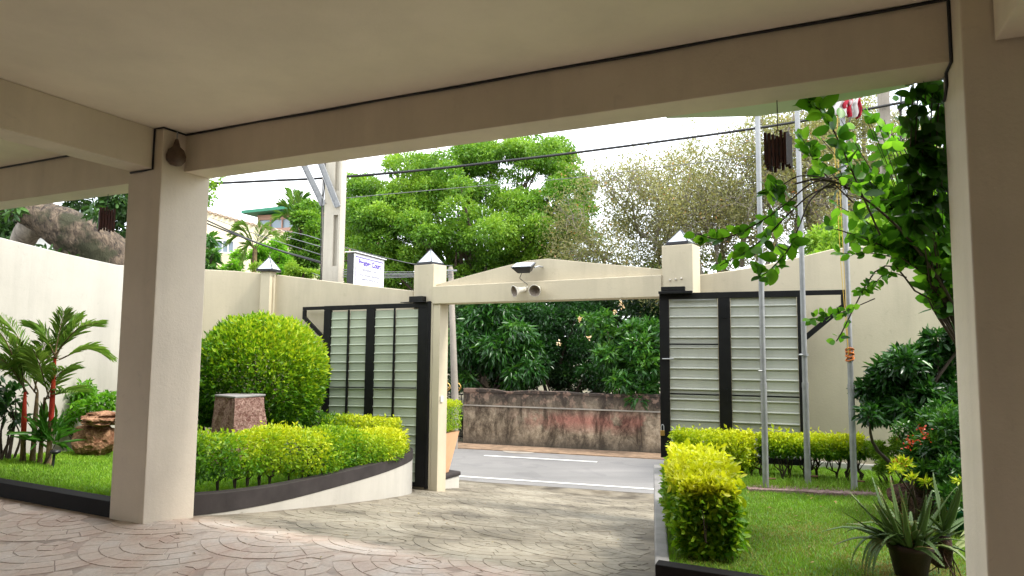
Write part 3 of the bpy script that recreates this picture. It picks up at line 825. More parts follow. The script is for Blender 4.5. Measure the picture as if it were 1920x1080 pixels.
mb = MB(); mb.tube(curve_pts([f0 - fdir * .09 - FX * .04, f0 - fdir * .17 - FX * .09, fc - Z * .16 - FX * .07 - GN * .06, fc - Z * .215 - GN * .05], 12), .005, 5); mb.build('cord', M['rubber'], fl)
for sgn, lab in ((-1, 'left one of the two cream horn loudspeakers under the floodlight'), (1, 'right one of the two cream horn loudspeakers under the floodlight')):
    c = GO + G * (2.165 + .07 * sgn) - GN * .04 + Z * 2.20
    t = thing('horn_speaker', lab, 'loudspeaker', c, 'horn loudspeakers on the gate lintel')
    ax = (-GN * .9 + G * sgn * .35 - Z * .25 - G * .12)
    ax /= np.linalg.norm(ax)
    c2 = c + ax * .03 + G * .035 * sgn
    mb = MB(); mb.lathe(c2, [(.0, -.03), (.032, -.03), (.035, .03), (.04, .05), (.05, .09), (.068, .13), (.083, .145), (.083, .152), (.075, .150)], 26, ax); mb.build('horn', M['horn'], t, smooth=True)
    mb = MB(); mb.lathe(c2, [(.074, .148), (.060, .125), (.042, .09), (.03, .06), (.0, .055)], 26, ax); mb.build('bell_inside', M['hornin'], t, smooth=True)
    mb = MB(); mb.tube([c2, c + GN * .02 + Z * .03, c + GN * .05 + Z * .07], .012, 6); mb.build('bracket', M['horn'], t)
mb = MB(); mb.box((GO + G * .50 + GN * .06 + Z * .62, GN, G, Z), -.03, .03, .032, .05, -.045, .045)
o = mb.build('call_button', M['plastic'], bevel=.004); tag(o, 'small white call button box on the left gate pillar', 'call button')

# ---- gate leaves
def gate_leaf(name, label, P0, P1, Pe, t0, t1, b0, b1, stiles, bars, cols, slat_h, rails, mat, flip=1):
    """P0 hinge foot, P1 free stile foot, Pe bracket end; heights t/b at hinge and free end"""
    P0, P1, Pe = [np.asarray(p) * [1, 1, 0] for p in (P0, P1, Pe)]
    X = P1 - P0; Lf = np.linalg.norm(X); X /= Lf
    slope = (t1 - t0) / Lf; Xs = X + Z * slope; Xs /= np.linalg.norm(Xs)
    Y = np.cross(Z, X); Y /= np.linalg.norm(Y)
    if Y[1] < 0: Y = -Y           # away from camera
    O = P0 + Z * b0; H = t0 - b0
    root = thing(name, label, 'gate', P0 + Z * b0)
    fr = (O, Xs, Y, Z)
    def piece(nm, x0, x1, z0, z1, y0=-.03, y1=.03, mat_=None, bev=.003):
        mb = MB(); mb.box(fr, x0, x1, y0, y1, z0, z1); return mb.build(nm, mat_ or M['blackmetal'], root, bevel=bev)
    for x0, x1 in stiles: piece('stile', x0, x1, 0, H - .072)
    piece('top_rail', 0, Lf, H - .07, H, -.032, .032)
    piece('bottom_rail', stiles[0][1] + .002, stiles[-1][0] - .002, 0, .06, -.028, .028)
    for x0, x1 in bars: piece('glazing_bar', x0, x1, .062, H - .074, -.026, -.006)
    for x0, x1, z in rails: piece('rail', x0, x1, z - .009, z + .009, -.032, -.027 + .004)
    # slats: pressed sheet, each a flat with a rolled ridge
    prof = [(-.0, 0), (-.014, .004), (-.020, .012), (-.016, .021), (-.001, .026), (.0, slat_h * .55), (-.003, slat_h - .008), (.0, slat_h - .001)]
    prof = [(-.002 + a, z) for a, z in prof]
    for x0, x1 in cols:
        V = []
        for x in (x0, x1):
            for yy, zz_ in prof: V.append(Xs * (x - x0) + Y * yy + Z * zz_)
            for yy, zz_ in prof[::-1]: V.append(Xs * (x - x0) + Y * (yy + .004) + Z * zz_)
        k = len(prof) * 2
        F = [(i, (i + 1) % k, (i + 1) % k + k, i + k) for i in range(k)] + [tuple(range(k))[::-1], tuple(range(k, 2 * k))]
        me = raw_mesh('slat', V, F, mat)
        z = .062
        while z + slat_h < H - .072 + .02:
            place('slat', me, root, O + Xs * x0 + Z * z + Y * (.004 + rng.uniform(-.002, .002)), None if False else Matrix.Rotation(rng.uniform(-.006, .006), 3, 'X'))
            z += slat_h
    # cantilever bracket
    e = np.linalg.norm(Pe - P1)
    piece('bracket_arm', Lf + .002, Lf + e, H - .055, H - .003, -.025, .025)
    piece('bracket_end', Lf + e - .05, Lf + e, H - .20, H - .057, -.025, .025)
    a = O + Xs * (Lf + .0) + Z * (H - .52); b = O + Xs * (Lf + e - .03) + Z * (H - .18)
    mb = MB(); d = b - a; dl = np.linalg.norm(d); d /= dl; w = np.cross(Y, d)
    mb.box((a, d, Y, w), 0, dl, -.024, .024, -.028, .028); mb.build('bracket_brace', M['blackmetal'], root, bevel=.003)
    return root, fr, H, Lf
P0 = spot(803, 600, 9.78); P1 = spot(609, 600, 10.35); Pe = spot(567, 600, 10.46)
Lf = np.linalg.norm((P1 - P0)[:2])
def fx(u): return (803 - u) / 194. * Lf        # along the leaf
gl, fr, H, Lf_ = gate_leaf('gate_leaf', 'left gate leaf, black steel frame with pale green slats, folded back by the round bush',
    P0, P1, Pe, 2.06, 2.02, -.68, -.68, [(0, fx(786)), (fx(706), fx(691)), (fx(622), Lf)], [(fx(744.5), fx(741.5)), (fx(658.5), fx(655))],
    [(fx(785.5), fx(745)), (fx(741), fx(706.5)), (fx(690.5), fx(659)), (fx(654.5), fx(622.5))], .136, [(fx(785.5), fx(706.5), 1.455), (fx(690.5), fx(622.5), 1.455)], M['sheet'])
# hinge block
mb = MB(); mb.box(GF, .0, .26, -.11, -.006, 2.075, 2.155); mb.box(GF, -.16, .30, -.13, -.02, 2.062, 2.073); mb.build('hinge_block', M['blackmetal'], gl, bevel=.004)
mb = MB(); mb.tube([P0 * [1, 1, 0] + G * .02 + Z * -.7, P0 * [1, 1, 0] + G * .02 + Z * 2.08], .035, 10); mb.build('hinge_post', M['blackmetal'], gl)
P0 = spot(1237, 600, 7.60); P1 = spot(1509, 600, 7.08); Pe = spot(1588, 600, 6.94)
Lf = np.linalg.norm((P1 - P0)[:2])
def fx(u): return (u - 1237) / 272. * Lf * (1 - .07 * (1 - (u - 1237) / 272.))
gr, fr, H, Lf_ = gate_leaf('gate_leaf', 'right gate leaf with wicket door and grey white slats, open behind the flagpoles',
    P0, P1, Pe, 2.065, 2.075, .17, .17, [(0, fx(1257)), (fx(1356), fx(1379)), (fx(1497), Lf)], [(fx(1433), fx(1438))],
    [(fx(1258), fx(1355)), (fx(1380), fx(1432.5)), (fx(1438.5), fx(1496))], .1185, [(fx(1257.5), fx(1355.5), 1.30), (fx(1257.5), fx(1355.5), .73), (fx(1379.5), fx(1432), .73), (fx(1438.5), fx(1496.5), .73)], M['sheetw'])
mb = MB(); mb.box(fr, .03, .30, -.11, -.034, H + .02, H + .07); mb.box(fr, -.0, .38, -.12, -.036, H - .012, H + .018); mb.build('hinge_block', M['blackmetal'], gr, bevel=.004)
mb = MB(); mb.box(fr, fx(1264), fx(1352), -.04, -.033, H - .088, H - .078); mb.build('door_track', M['galv'], gr)
mb = MB(); mb.tube([fr[0] + fr[1] * x - fr[2] * .045 + Z * 1.13 for x in (.03, .16)], .008, 6); mb.build('latch', M['galv'], gr)
mb = MB(); mb.box(fr, fx(1364), fx(1371), -.045, -.032, 1.6, 1.75); mb.box(fr, fx(1364), fx(1371), -.045, -.032, .65, .8); mb.build('door_hinge', M['blackmetal'], gr)
mb = MB(); mb.box(fr, -.0, .05, -.06, -.033, .25, .31); pk = mb.build('padlock', M['brass'], gr, bevel=.004)
mb = MB(); mb.tube(curve_pts([fr[0] + fr[1] * x - fr[2] * .045 + Z * z for x, z in ((.01, .31), (.012, .36), (.025, .375), (.038, .36), (.04, .31))], 12), .006, 6); mb.build('shackle', M['galv'], pk)

# plinth with tall pot and clipped shrub beyond the pillar
pb = spot(838, 900, 10.15)
PLF = (pb * [1, 1, 0], G, GN, Z)
t = thing('pot_plinth', 'low cream plinth with dark rounded edge behind the left gate pillar', 'plinth', pb)
gzp = float(drive_z(pb[0], pb[1]))
mb = MB(); mb.box(PLF, -.42, -.07, -.12, .40, gzp - .2, gzp + .13); mb.build('base', M['wallwhite'], t, bevel=.01)
mb = MB(); mb.box(PLF, -.43, -.05, -.14, .42, gzp + .132, gzp + .20); mb.build('edge', M['blackband'], t, bevel=.02)
pp = pb + GN * .15 + G * (-.27); pz = gzp + .2
t = thing('plant_pot', 'tall tapered terracotta coloured pot beyond the left gate pillar', 'plant pot', (pp[0], pp[1], pz))
mb = MB()
cs = lambda s, z: [np.array([pp[0], pp[1], 0]) + G * x * s + GN * y * s + Z * z for x, y in ((-1, -1), (1, -1), (1, 1), (-1, 1))]
mb.add(cs(.10, pz) + cs(.215, pz + .64), [(3, 2, 1, 0), (0, 1, 5, 4), (1, 2, 6, 5), (2, 3, 7, 6), (3, 0, 4, 7)])
mb.add(cs(.19, pz + .60) + cs(.215, pz + .64), [(0, 1, 2, 3), (4, 5, 1, 0), (5, 6, 2, 1), (6, 7, 3, 2), (7, 4, 0, 3)])
mb.build('body', M['terracotta'], t)
mb = MB(); mb.add(cs(.19, pz + .602), [(0, 1, 2, 3)]); mb.build('soil', M['soil'], t)
n_ = 5200; q = rng.uniform(-1, 1, (n_, 3)); ax_ = rng.integers(0, 3, n_); sg = rng.choice([-1, 1], n_)
for k in range(3):
    mk = (ax_ == k) & (rng.random(n_) < .8); q[mk, k] = sg[mk] * rng.uniform(.8, 1.06, mk.sum())
P = np.array([pp[0], pp[1], pz + .90]) + q[:, :1] * G * .23 + q[:, 1:2] * GN * .23 + q[:, 2:3] * Z * .21
t = thing('potted_shrub', 'small square clipped yellow green shrub growing in the tall pot', 'shrub', (pp[0], pp[1], pz + .602))
leaves('foliage', P, q + rng.normal(size=(n_, 3)) * .6, rng.uniform(.022, .04, n_), M['l_duranta'], t, .55, .35 + .35 * rng.random(n_) + .25 * (q[:, 2] > .6))
mb = MB()
for k in range(6): mb.tube([np.array([pp[0], pp[1], pz + .6]), np.array([pp[0], pp[1], pz + .9]) + rng.normal(size=3) * .08], .008, 5)
mb.build('stem', M['twig'], t)
# =================================================================== SIGN
s0, s1 = spot(664, 475, 10.95), spot(719, 489.5, 12.0)
sx_ = (s1 - s0) * [1, 1, 0]; sw = np.linalg.norm(sx_); sx_ /= sw; sn = np.cross(Z, sx_)
if sn[0] > 0: sn = -sn
SF = (s0 * [1, 1, 0], sx_, sn, Z); zt = s0[2]; zb_ = zt - .85
sg_ = thing('sign_board', 'white sign box with blue border reading Prestige Court above the garden wall', 'sign', s0 * [1, 1, 0] + sx_ * sw / 2 + Z * zb_)
slope_s = (s1[2] - s0[2]) / sw
mb = MB(); mb.box(SF, 0, sw, 0, .13, zb_, zt); mb.build('case', M['signdark'], sg_, bevel=.004)
mb = MB(); mb.box(SF, -.004, sw + .004, -.012, -.002, zb_, zt + .004); mb.build('face', M['signwhite'], sg_)
mb = MB(); bw = .013; ix0, ix1, iz0, iz1 = .035, sw - .035, zb_ + .05, zt - .04
for b4 in ((ix0, ix1, iz1 - bw, iz1), (ix0, ix1, iz0, iz0 + bw), (ix0, ix0 + bw, iz0 + bw, iz1 - bw), (ix1 - bw, ix1, iz0 + bw, iz1 - bw)):
    mb.box(SF, b4[0], b4[1], -.017, -.013, b4[2], b4[3])
mb.build('border', M['signblue'], sg_)
mb = MB(); mb.box(SF, -.03, sw + .03, -.05, .16, zt + .02, zt + .035); mb.build('rain_cover', M['signwhite'], sg_)
mb = MB(); mb.box(SF, .08, .12, .04, .08, -1.1, zb_ - .002); mb.box(SF, sw - .12, sw - .08, .04, .08, -1.1, zb_ - .002); mb.build('post', M['galv'], sg_)
def lettering(txt, z, width, mat, bold=0.0):
    cu = bpy.data.curves.new('lettering', 'FONT'); cu.body = txt; cu.size = .1; cu.align_x = 'CENTER'; cu.extrude = .001; cu.offset = bold
    tmp = bpy.data.objects.new('tmp', cu); C.objects.link(tmp)
    dg = bpy.context.evaluated_depsgraph_get(); me = bpy.data.meshes.new_from_object(tmp.evaluated_get(dg))
    bpy.data.objects.remove(tmp)
    co = np.array([v.co[:] for v in me.vertices]); w = co[:, 0].max() - co[:, 0].min(); s = width / w
    out = SF[0] + sx_ * (sw / 2 + co[:, :1] * s) + Z * (z + co[:, 1:2] * s) - sn * (.014 + co[:, 2:3] + .001)
    o = mesh('lettering', out, [tuple(p.vertices) for p in me.polygons], mat, sg_); return o
lettering('Prestige Court', zt - .175, sw * .76, M['signblue'], .003)
lettering('Absolutely Yours', zt - .27, sw * .52, M['signgrey'])
lettering('Luxury Rooms, Apartments', zt - .36, sw * .72, M['signgrey'])
lettering('Conference Rooms on Call', zt - .43, sw * .62, M['signgrey'])

# =================================================================== POLES AND WIRES
pc0 = spot(624, 525, 12.0); ptop = spot(628, 300, 12.0)
up_ = thing('utility_pole', 'thick cream concrete utility pole with oblong slots behind the left wall', 'utility pole', (pc0[0], pc0[1], -1.14))
UF = (np.array([pc0[0], pc0[1], 0]), np.array([.97, -.24, 0]), np.array([.24, .97, 0]), Z)
mb = MB(); hw = .165
slot = [(spot(624, 500, 12)[2], spot(624, 405, 12)[2]), (spot(624, 700, 12)[2], spot(624, 545, 12)[2]), (spot(624, 360, 12)[2], spot(624, 240, 12)[2])]
sl = (.03, .125); zs = sorted([s for q in slot for s in q])
mb.box(UF, -hw, sl[0], -.1, .1, -1.14, 7.2); mb.box(UF, sl[1], hw, -.1, .1, -1.14, 7.2)
prev = -1.14
for z0, z1 in sorted(slot): mb.box(UF, sl[0], sl[1], -.098, .098, prev, z0); prev = z1
mb.box(UF, sl[0], sl[1], -.098, .098, prev, 7.2)
for z0, z1 in slot: mb.box(UF, sl[0] + .001, sl[1] - .001, -.02, .095, z0, z1)
mb.build('shaft', M['concpole'], up_)
for k in range(5):
    x = -hw - .015 - .016 * (k % 3); y = -.05 - .03 * (k // 2)
    mb = MB(); mb.tube([UF[0] + UF[1] * (x + .02 * math.sin(z * 1.9 + k)) + UF[2] * y + Z * z for z in np.linspace(-.5, 7, 22)], .013 if k < 3 else .008, 6)
    mb.build('conduit', (M['wire'], M['rubber'], M['oldpole'])[k % 3], up_, smooth=True)
for u0, v0, u1, v1, nm in ((568, 305, 607, 385, 0), (600, 298, 634, 388, 1)):
    a = spot(u0 - 10, v0 - 22, 11.85 + .1 * (1 - nm)); b = spot(u1, v1, 11.85 + .1 * (1 - nm)); d = b - a; dl = np.linalg.norm(d); d /= dl
    Yn = np.array([0, 1., 0]); w = np.cross(d, Yn); w /= np.linalg.norm(w); Yn = np.cross(w, d)
    mb = MB(); fr_ = (a, d, Yn, w)
    mb.box(fr_, -.5, dl, -.005, .002, -.055, .055); mb.box(fr_, -.5, dl, -.07, -.006, -.055, -.045); mb.box(fr_, -.5, dl, -.07, -.006, .045, .055)
    mb.build('brace', M['galv'], up_)
def wire(label, pts, r, mat, group='overhead wires along the street', name='overhead_wire'):
    mb = MB(); mb.tube(curve_pts(pts, 30), r, 5); o = mb.build(name, mat, smooth=True); tag(o, label, 'wire', group); return o
wire('thick black overhead cable crossing the sky above the gate', [spot(-300, 380, 15), spot(415, 343, 14), spot(620, 333, 14), spot(800, 318, 14), spot(960, 300, 14), spot(1110, 282, 14), spot(1440, 237, 13.5), spot(1670, 196, 13), spot(2000, 130, 12)], .030, M['rubber'])
wire('thin pale overhead wire in front of the big green tree', [spot(640, 372, 12.2), spot(860, 352, 13), spot(1060, 335, 13), spot(1250, 312, 13), spot(1430, 290, 12.5), spot(1670, 250, 12.5)], .007, M['wire'])
wr = [((385, 418, 13), (500, 462, 12.5), (603, 494, 12)), ((385, 412, 13), (490, 458, 12.6), (603, 492, 12)), ((395, 408, 14), (500, 446, 13), (603, 478, 12)), ((530, 432, 14), (570, 440, 13), (603, 450, 12)), ((540, 445, 14), (575, 455, 13), (603, 463, 12)), ((560, 505, 13), (585, 512, 12.5), (603, 519, 12))]
lab = ['lower of two dark bundled cables sagging across the yellow house', 'upper of two dark bundled cables sagging across the yellow house', 'thin wire above the bundled cables left of the thick pole', 'higher thin wire across the clipped dark tree left of the pole', 'lower thin wire across the clipped dark tree left of the pole', 'short wire just above the garden wall left of the thick pole']
for k, w_ in enumerate(wr): wire(lab[k], [spot(*w_[0]), spot(*w_[1]), spot(*w_[2])], .016 if k < 2 else .008, M['wire'] if k > 1 else M['rubber'])
for k, (v0, v1) in enumerate(((462, 497), (505, 510), (509, 513), (512, 514.5), (515, 517), (519, 519))):
    wire(['top', 'second', 'third', 'fourth', 'fifth', 'lowest'][k] + ' of the six wires running from the thick pole behind the sign', [spot(640, v0, 12), spot(715, (v0 + v1) / 2 + 2, 13), spot(790, v1, 14), spot(848, v1 + 1, 15.6)], .008, M['wire'])
sp_ = spot(851, 829, 15.75)
t = thing('street_pole', 'slim weathered pole on the far roadside seen beside the left gate pillar', 'pole', (sp_[0], sp_[1], road_z))
mb = MB(); mb.tube([np.array([sp_[0], sp_[1], road_z]), np.array([sp_[0] + .02, sp_[1], road_z + 1]), spot(845, 505, 15.75), spot(845, 500, 15.75)], [.10, .09, .065, .045], 10); mb.build('shaft', M['oldpole'], t, smooth=True)
c = spot(846, 507, 15.65); mb = MB(); mb.box((c, *WF[1:]), -.14, .14, -.02, .02, -.02, .02); mb.build('crossarm', M['galv'], t)
rp_ = spot(1674, 640, 13.2)
t = thing('street_pole', 'wooden utility pole rising behind the creeper at the upper right', 'pole', (rp_[0], rp_[1], road_z))
tp = spot(1675, 172, 13.2)
mb = MB(); mb.box((np.array([rp_[0], rp_[1], 0]), np.array([.95, -.3, 0]), np.array([.3, .95, 0]), Z), -.10, .10, -.08, .08, road_z, tp[2]); mb.build('shaft', M['oldpole'], t)
mb = MB(); mb.tube([spot(1690, 170, 13), spot(1688, 260, 13), spot(1690, 420, 13), spot(1690, 640, 13)], .02, 5); mb.build('conduit', M['rubber'], t)
mb = MB(); mb.tube(curve_pts([spot(1685, 205, 13), spot(1705, 190, 12.8), spot(1725, 210, 12.6), spot(1760, 240, 12.4)], 12), .05, 6); mb.build('cable_coil', M['rubber'], t)
wire('dark stay wire slanting beside the pole behind the creeper', [spot(1606, 190, 12), spot(1596, 215, 12), spot(1590, 245, 12)], .012, M['rubber'])

# =================================================================== STREET WALL, IRON GATE
q0 = onz(868, 832, road_z); d0 = (q0 - RO) @ RX; y0 = (q0 - RO) @ RY
SWF = (RO + RX * d0 + RY * (y0 + .0), RX, RY, Z)
sw_ = thing('street_wall', 'old mouldy plaster wall with pink patches across the street', 'wall', SWF[0] + Z * road_z)
mb = MB(); N_ = 60; V = []
for i in range(N_ + 1):
    x = i / N_ * 22; zt_ = .20 + .012 * math.sin(x * 3.1) + .01 * rng.normal()
    for y, z in ((0, road_z - .05), (0, zt_), (.2, zt_ + .01), (.2, road_z - .05)): V.append(SWF[0] + RX * x + RY * y + Z * z)
F = [(i * 4 + j, i * 4 + 4 + j, i * 4 + 4 + (j + 1) % 4, i * 4 + (j + 1) % 4) for i in range(N_) for j in range(4)] + [(0, 1, 2, 3)]
mb.add(V, F); mb.build('wall', M['streetwall'], sw_)
mb = MB(); V = []
for i in range(N_ + 1):
    x = i / N_ * 22; zt_ = .26 + .014 * rng.normal()
    for y, z in ((-.02, .19), (-.03, zt_), (.23, zt_), (.22, .19)): V.append(SWF[0] + RX * x + RY * y + Z * (z + .012 * math.sin(x * 3.1)))
mb.add(V, F); mb.build('coping', M['streetwall'], sw_)
mb = MB(); mb.box(SWF, 0, 22, -.03, -.002, -.15, -.12); mb.build('ledge', M['oldpole'], sw_)
mb = MB(); mb.box((SWF[0] - RX * 1.9, RX, RY, Z), -14, 0, 0, .2, road_z, .35); o = mb.build('street_wall', M['streetwall']); tag(o, 'second stretch of old street wall left of the iron gate across the street', 'wall')
ig = thing('iron_gate', 'black and gold wrought iron gate across the street beside the slim pole', 'gate', SWF[0] - RX * .9 + Z * road_z)
IF = (SWF[0] - RX * 1.85 + RY * .1, RX, RY, Z)
mb = MB(); mb.box(IF, 0, 1.8, -.02, .02, .10, .13); mb.box(IF, 0, 1.8, -.02, .02, -.95, -.92); mb.box(IF, 0, 1.8, -.02, .02, -.15, -.12); mb.build('rail', M['blackmetal'], ig)
mb = MB()
for k in range(13): mb.tube([IF[0] + RX * (.05 + k * .142) + Z * -1.0, IF[0] + RX * (.05 + k * .142) + Z * .11], .012, 5)
mb.build('bars', M['blackmetal'], ig)['kind'] = 'stuff'
mb = MB()
for k in range(6):
    c = IF[0] + RX * (.2 + k * .29) + Z * .26
    for s in (-1, 1):
        pts = [c + RX * s * (.02 + .11 * math.sin(w) * (w / 5)) + Z * (.11 * math.cos(w) * (w / 5) + .01) for w in np.linspace(.6, 6, 16)]
        mb.tube(pts, .012, 4)
    mb.tube([c - Z * .13, c + Z * .22], .014, 4)
mb.build('scrollwork', M['brass'], ig)

# =================================================================== HOUSES BEYOND
hy = thing('yellow_house', 'yellow painted house with a sloping tiled verge behind the left shrubs', 'house', spot(480, 640, 24) * [1, 1, 0] + Z * -1.1)
tops = [spot(u, v, D) for u, v, D in ((330, 376, 23), (392, 400, 23.6), (455, 418, 24.4), (520, 434, 25.2), (600, 456, 26))]
V = []
for q in tops: V += [(q[0], q[1], -1.1), tuple(q), (q[0] - .5, q[1] + 6, q[2] + .1), (q[0] - .5, q[1] + 6, -1.1)]
k = len(tops); F = [(i * 4 + j, i * 4 + 4 + j, i * 4 + 4 + (j + 1) % 4, i * 4 + (j + 1) % 4) for i in range(k - 1) for j in range(4)] + [(0, 1, 2, 3), ((k - 1) * 4 + 3, (k - 1) * 4 + 2, (k - 1) * 4 + 1, (k - 1) * 4)]
MB().add(V, F).build('wall', M['yellowhouse'], hy)
mb = MB()
for i in range(26):
    s = i / 26 * (k - 1); j = int(s); p = tops[j] + (tops[j + 1] - tops[j]) * (s - j)
    mb.tube([p + np.array([0, -.12, .05]), p + np.array([-.2, 2, .12])], .06, 6)
mb.build('roof', M['roofrust'], hy)
wq = spot(418, 463, 23.5); wfr = (wq, np.array([.95, .3, 0]), np.array([-.3, .95, 0]), Z)
mb = MB()
mb.box(wfr, -.4, .4, -.15, -.10, -.25, -.2); mb.box(wfr, -.4, .4, -.15, -.10, .2, .25)
for k2 in range(5): mb.box(wfr, -.4 + k2 * .19, -.36 + k2 * .19, -.15, -.10, -.2, .2)
wn = mb.build('window', M['paleh'], hy)
mb = MB(); mb.box(wfr, -.38, .38, -.09, -.06, -.2, .2); mb.build('pane', M['glass'], wn)
hg = thing('green_roofed_house', 'upper storey with green roof and long windows above the yellow house', 'house', spot(500, 640, 34) * [1, 1, 0] + Z * -1.1)
g0 = spot(455, 400, 33.5); g1 = spot(560, 384, 32.5)
gx = (g1 - g0) * [1, 1, 0]; gx /= np.linalg.norm(gx); gy = np.cross(Z, gx); HF = (g0 * [1, 1, 0], gx, gy, Z)
zr = g0[2]
mb = MB(); mb.box(HF, .45, 5, .6, 6, -1.1, zr - .75); mb.box(HF, .45, 5, .6, 6, zr - .28, zr - .02); mb.build('wall', M['pinkhouse'], hg)
mb = MB(); mb.add([HF[0] + gx * x + gy * y + Z * z for x, y, z in ((-.1, 0, zr), (5.4, 0, zr + .22), (5.4, 6.4, zr + .3), (-.1, 6.4, zr + .1), (-.1, 0, zr + .16), (5.4, 0, zr + .38), (5.4, 6.4, zr + .9), (-.1, 6.4, zr + .7))],
    [(3, 2, 1, 0), (4, 5, 6, 7), (0, 1, 5, 4), (1, 2, 6, 5), (2, 3, 7, 6), (3, 0, 4, 7)]); mb.build('roof', M['greenroof'], hg)
for k2 in range(6):
    x = .5 + k2 * .74
    mb = MB(); mb.box(HF, x, x + .72, .68, .72, zr - .745, zr - .285); w1 = mb.build('window', M['glass'], hg)
    mb = MB(); mb.box(HF, x, x + .05, .58, .66, zr - .745, zr - .285); mb.build('frame', M['pinkhouse'], w1)
ph = thing('pale_house', 'pale house glimpsed through leaves beyond the left wall', 'house', spot(70, 640, 19) * [1, 1, 0] + Z * -1.1)
mb = MB(); q = spot(70, 640, 19); mb.box((q * [1, 1, 0], *WF[1:]), -5.5, 1.3, 0, 5, -1.1, 4.6); mb.build('wall', M['paleh'], ph)
mb = MB(); mb.box((q * [1, 1, 0], *WF[1:]), -5.8, 1.6, -.3, 5.3, 4.602, 4.8); mb.build('roof', M['roofrust'], ph)
for x in (-3.8, -1.2):
    mb = MB(); mb.box((q * [1, 1, 0], *WF[1:]), x, x + .9, -.03, -.002, 2.2, 3.5); mb.build('window', M['glass'], ph)

# =================================================================== TREES ACROSS THE STREET
def P2(u, v, D): return spot(u, v, D)
def px(r, D): return r / FPX * D
# big fig tree
bt = thing('fig_tree', 'large broad bright green tree with clumped foliage beyond the gate', 'tree', P2(900, 640, 23) * [1, 1, 0] + Z * -1.1)
cl = []
for u, v, r, D in ((870, 300, 55, 23), (930, 290, 60, 23), (1000, 300, 55, 23), (1060, 320, 40, 23.5), (820, 330, 55, 22.5), (760, 350, 60, 22), (700, 370, 55, 22), (665, 365, 38, 22), (740, 312, 25, 22.5),
    (690, 420, 55, 21.5), (750, 425, 60, 21), (680, 470, 45, 22), (740, 480, 50, 21.5), (810, 400, 60, 21.5), (880, 370, 60, 22), (950, 360, 60, 22), (1020, 370, 60, 22), (1080, 370, 40, 23),
    (870, 440, 55, 21), (930, 430, 60, 21), (1000, 430, 60, 21.3), (1050, 420, 50, 22), (900, 490, 40, 21.5), (960, 480, 45, 21.5), (1020, 480, 40, 22), (1060, 470, 35, 22.5), (1090, 400, 28, 23), (660, 430, 40, 23), (1100, 375, 22, 23), (640, 500, 40, 23), (850, 520, 40, 23), (900, 290, 45, 23), (970, 285, 45, 23), (1030, 300, 40, 23), (840, 340, 45, 22.5), (1060, 350, 40, 22.5), (720, 400, 50, 22), (780, 380, 50, 22), (1085, 430, 30, 22.5), (690, 520, 50, 22.5), (760, 520, 50, 22.5), (900, 530, 50, 22.5), (650, 380, 40, 22.5), (790, 460, 50, 21.5), (980, 520, 50, 22.5)):
    for k in range(7):
        p = P2(u + rng.normal() * r * .5, v + rng.normal() * r * .36, D + rng.normal() * .7); rr = px(r, D) * rng.uniform(.34, .58)
        cl.append((p[0], p[1], p[2], rr * 1.1, rr * 1.1, rr * .8))
P, d, ii = clumps_points(cl, 200000, .5, .6)
tt = .6 + .4 * (vnoise(P, 1.0, 9) - .5) + .12 * d[:, 2] + rng.normal(size=len(P)) * .13
leaves('crown', P, d * .6 + rng.normal(size=P.shape) * .7 + [0, 0, -.35], rng.uniform(.06, .14, len(P)), M['l_tree'], bt, .5, tt, 'quad', .25)
mb = MB(); base = P2(905, 640, 23) * [1, 1, 0] + Z * -1.1
mb.tube(curve_pts([base, base + [0.1, 0, 2.2], base + [-.2, -.2, 3.6], base + [0, 0, 5.2]], 12), [.42 - .024 * i for i in range(13)][:13], 10)
for i in range(0, len(cl), 4):
    c = np.array(cl[i][:3]); s = base + [0, 0, rng.uniform(2.3, 4.6)]
    md = (s + c) / 2 + rng.normal(size=3) * .35 + [0, 0, -.3]; mb.tube(curve_pts([s, md, c], 10), [.13 - .011 * k for k in range(11)], 6)
mb.build('trunk', M['bark'], bt, smooth=True)
# bare twiggy tree
tt_ = thing('frangipani_tree', 'wide twiggy grey tree with sparse olive leaves behind the flagpoles', 'tree', P2(1330, 640, 19) * [1, 1, 0] + Z * -1.1)
mb = MB(); tips = []; mids = []
for (u, v, D, u2, v2, L_b) in ((1330, 560, 19, 1270, 400, 1.5), (1370, 560, 19, 1360, 360, 1.6), (1410, 560, 18.5, 1430, 360, 1.6), (1300, 560, 19, 1190, 430, 1.4), (1450, 560, 18.5, 1500, 330, 1.7), (1480, 550, 18.5, 1590, 340, 1.7), (1260, 560, 19.5, 1120, 460, 1.2), (1500, 560, 19, 1640, 300, 1.9), (1390, 500, 19, 1470, 270, 1.5), (1350, 520, 19, 1300, 340, 1.4)):
    s = P2(u, v, D); e = P2(u2, v2, D + rng.normal() * .8); md = (s + e) / 2 + rng.normal(size=3) * .3
    mb.tube(curve_pts([s, md, e], 8), [.075 - .0055 * k for k in range(9)], 7)
    for k in range(5):
        f = .35 + .65 * k / 4; p = s + (e - s) * f + rng.normal(size=3) * .08
        dd = (e - s) / np.linalg.norm(e - s) + rng.normal(size=3) * .75
        branchy(mb, p, dd, L_b * .62, .045, 4, tips, .62, -.02, 3, 3, .25, 5, mids)
s = P2(1380, 640, 19) * [1, 1, 0] + Z * -1.1
for k, (u, v) in enumerate(((1330, 560), (1370, 560), (1410, 560), (1450, 560), (1300, 560), (1500, 560))): mb.tube([s, (s + P2(u, v, 19)) / 2 + [0, 0, -.3], P2(u, v, 19)], [.22, .15, .08], 8)
mb.build('trunk', M['barkgrey'], tt_)
tp_ = np.array([q[0] for q in tips] + [q[0] for q in mids if q[2] <= 1]); n_ = 75000
i = rng.integers(0, len(tp_), n_); P = tp_[i] + rng.normal(size=(n_, 3)) * [.26, .26, .2]
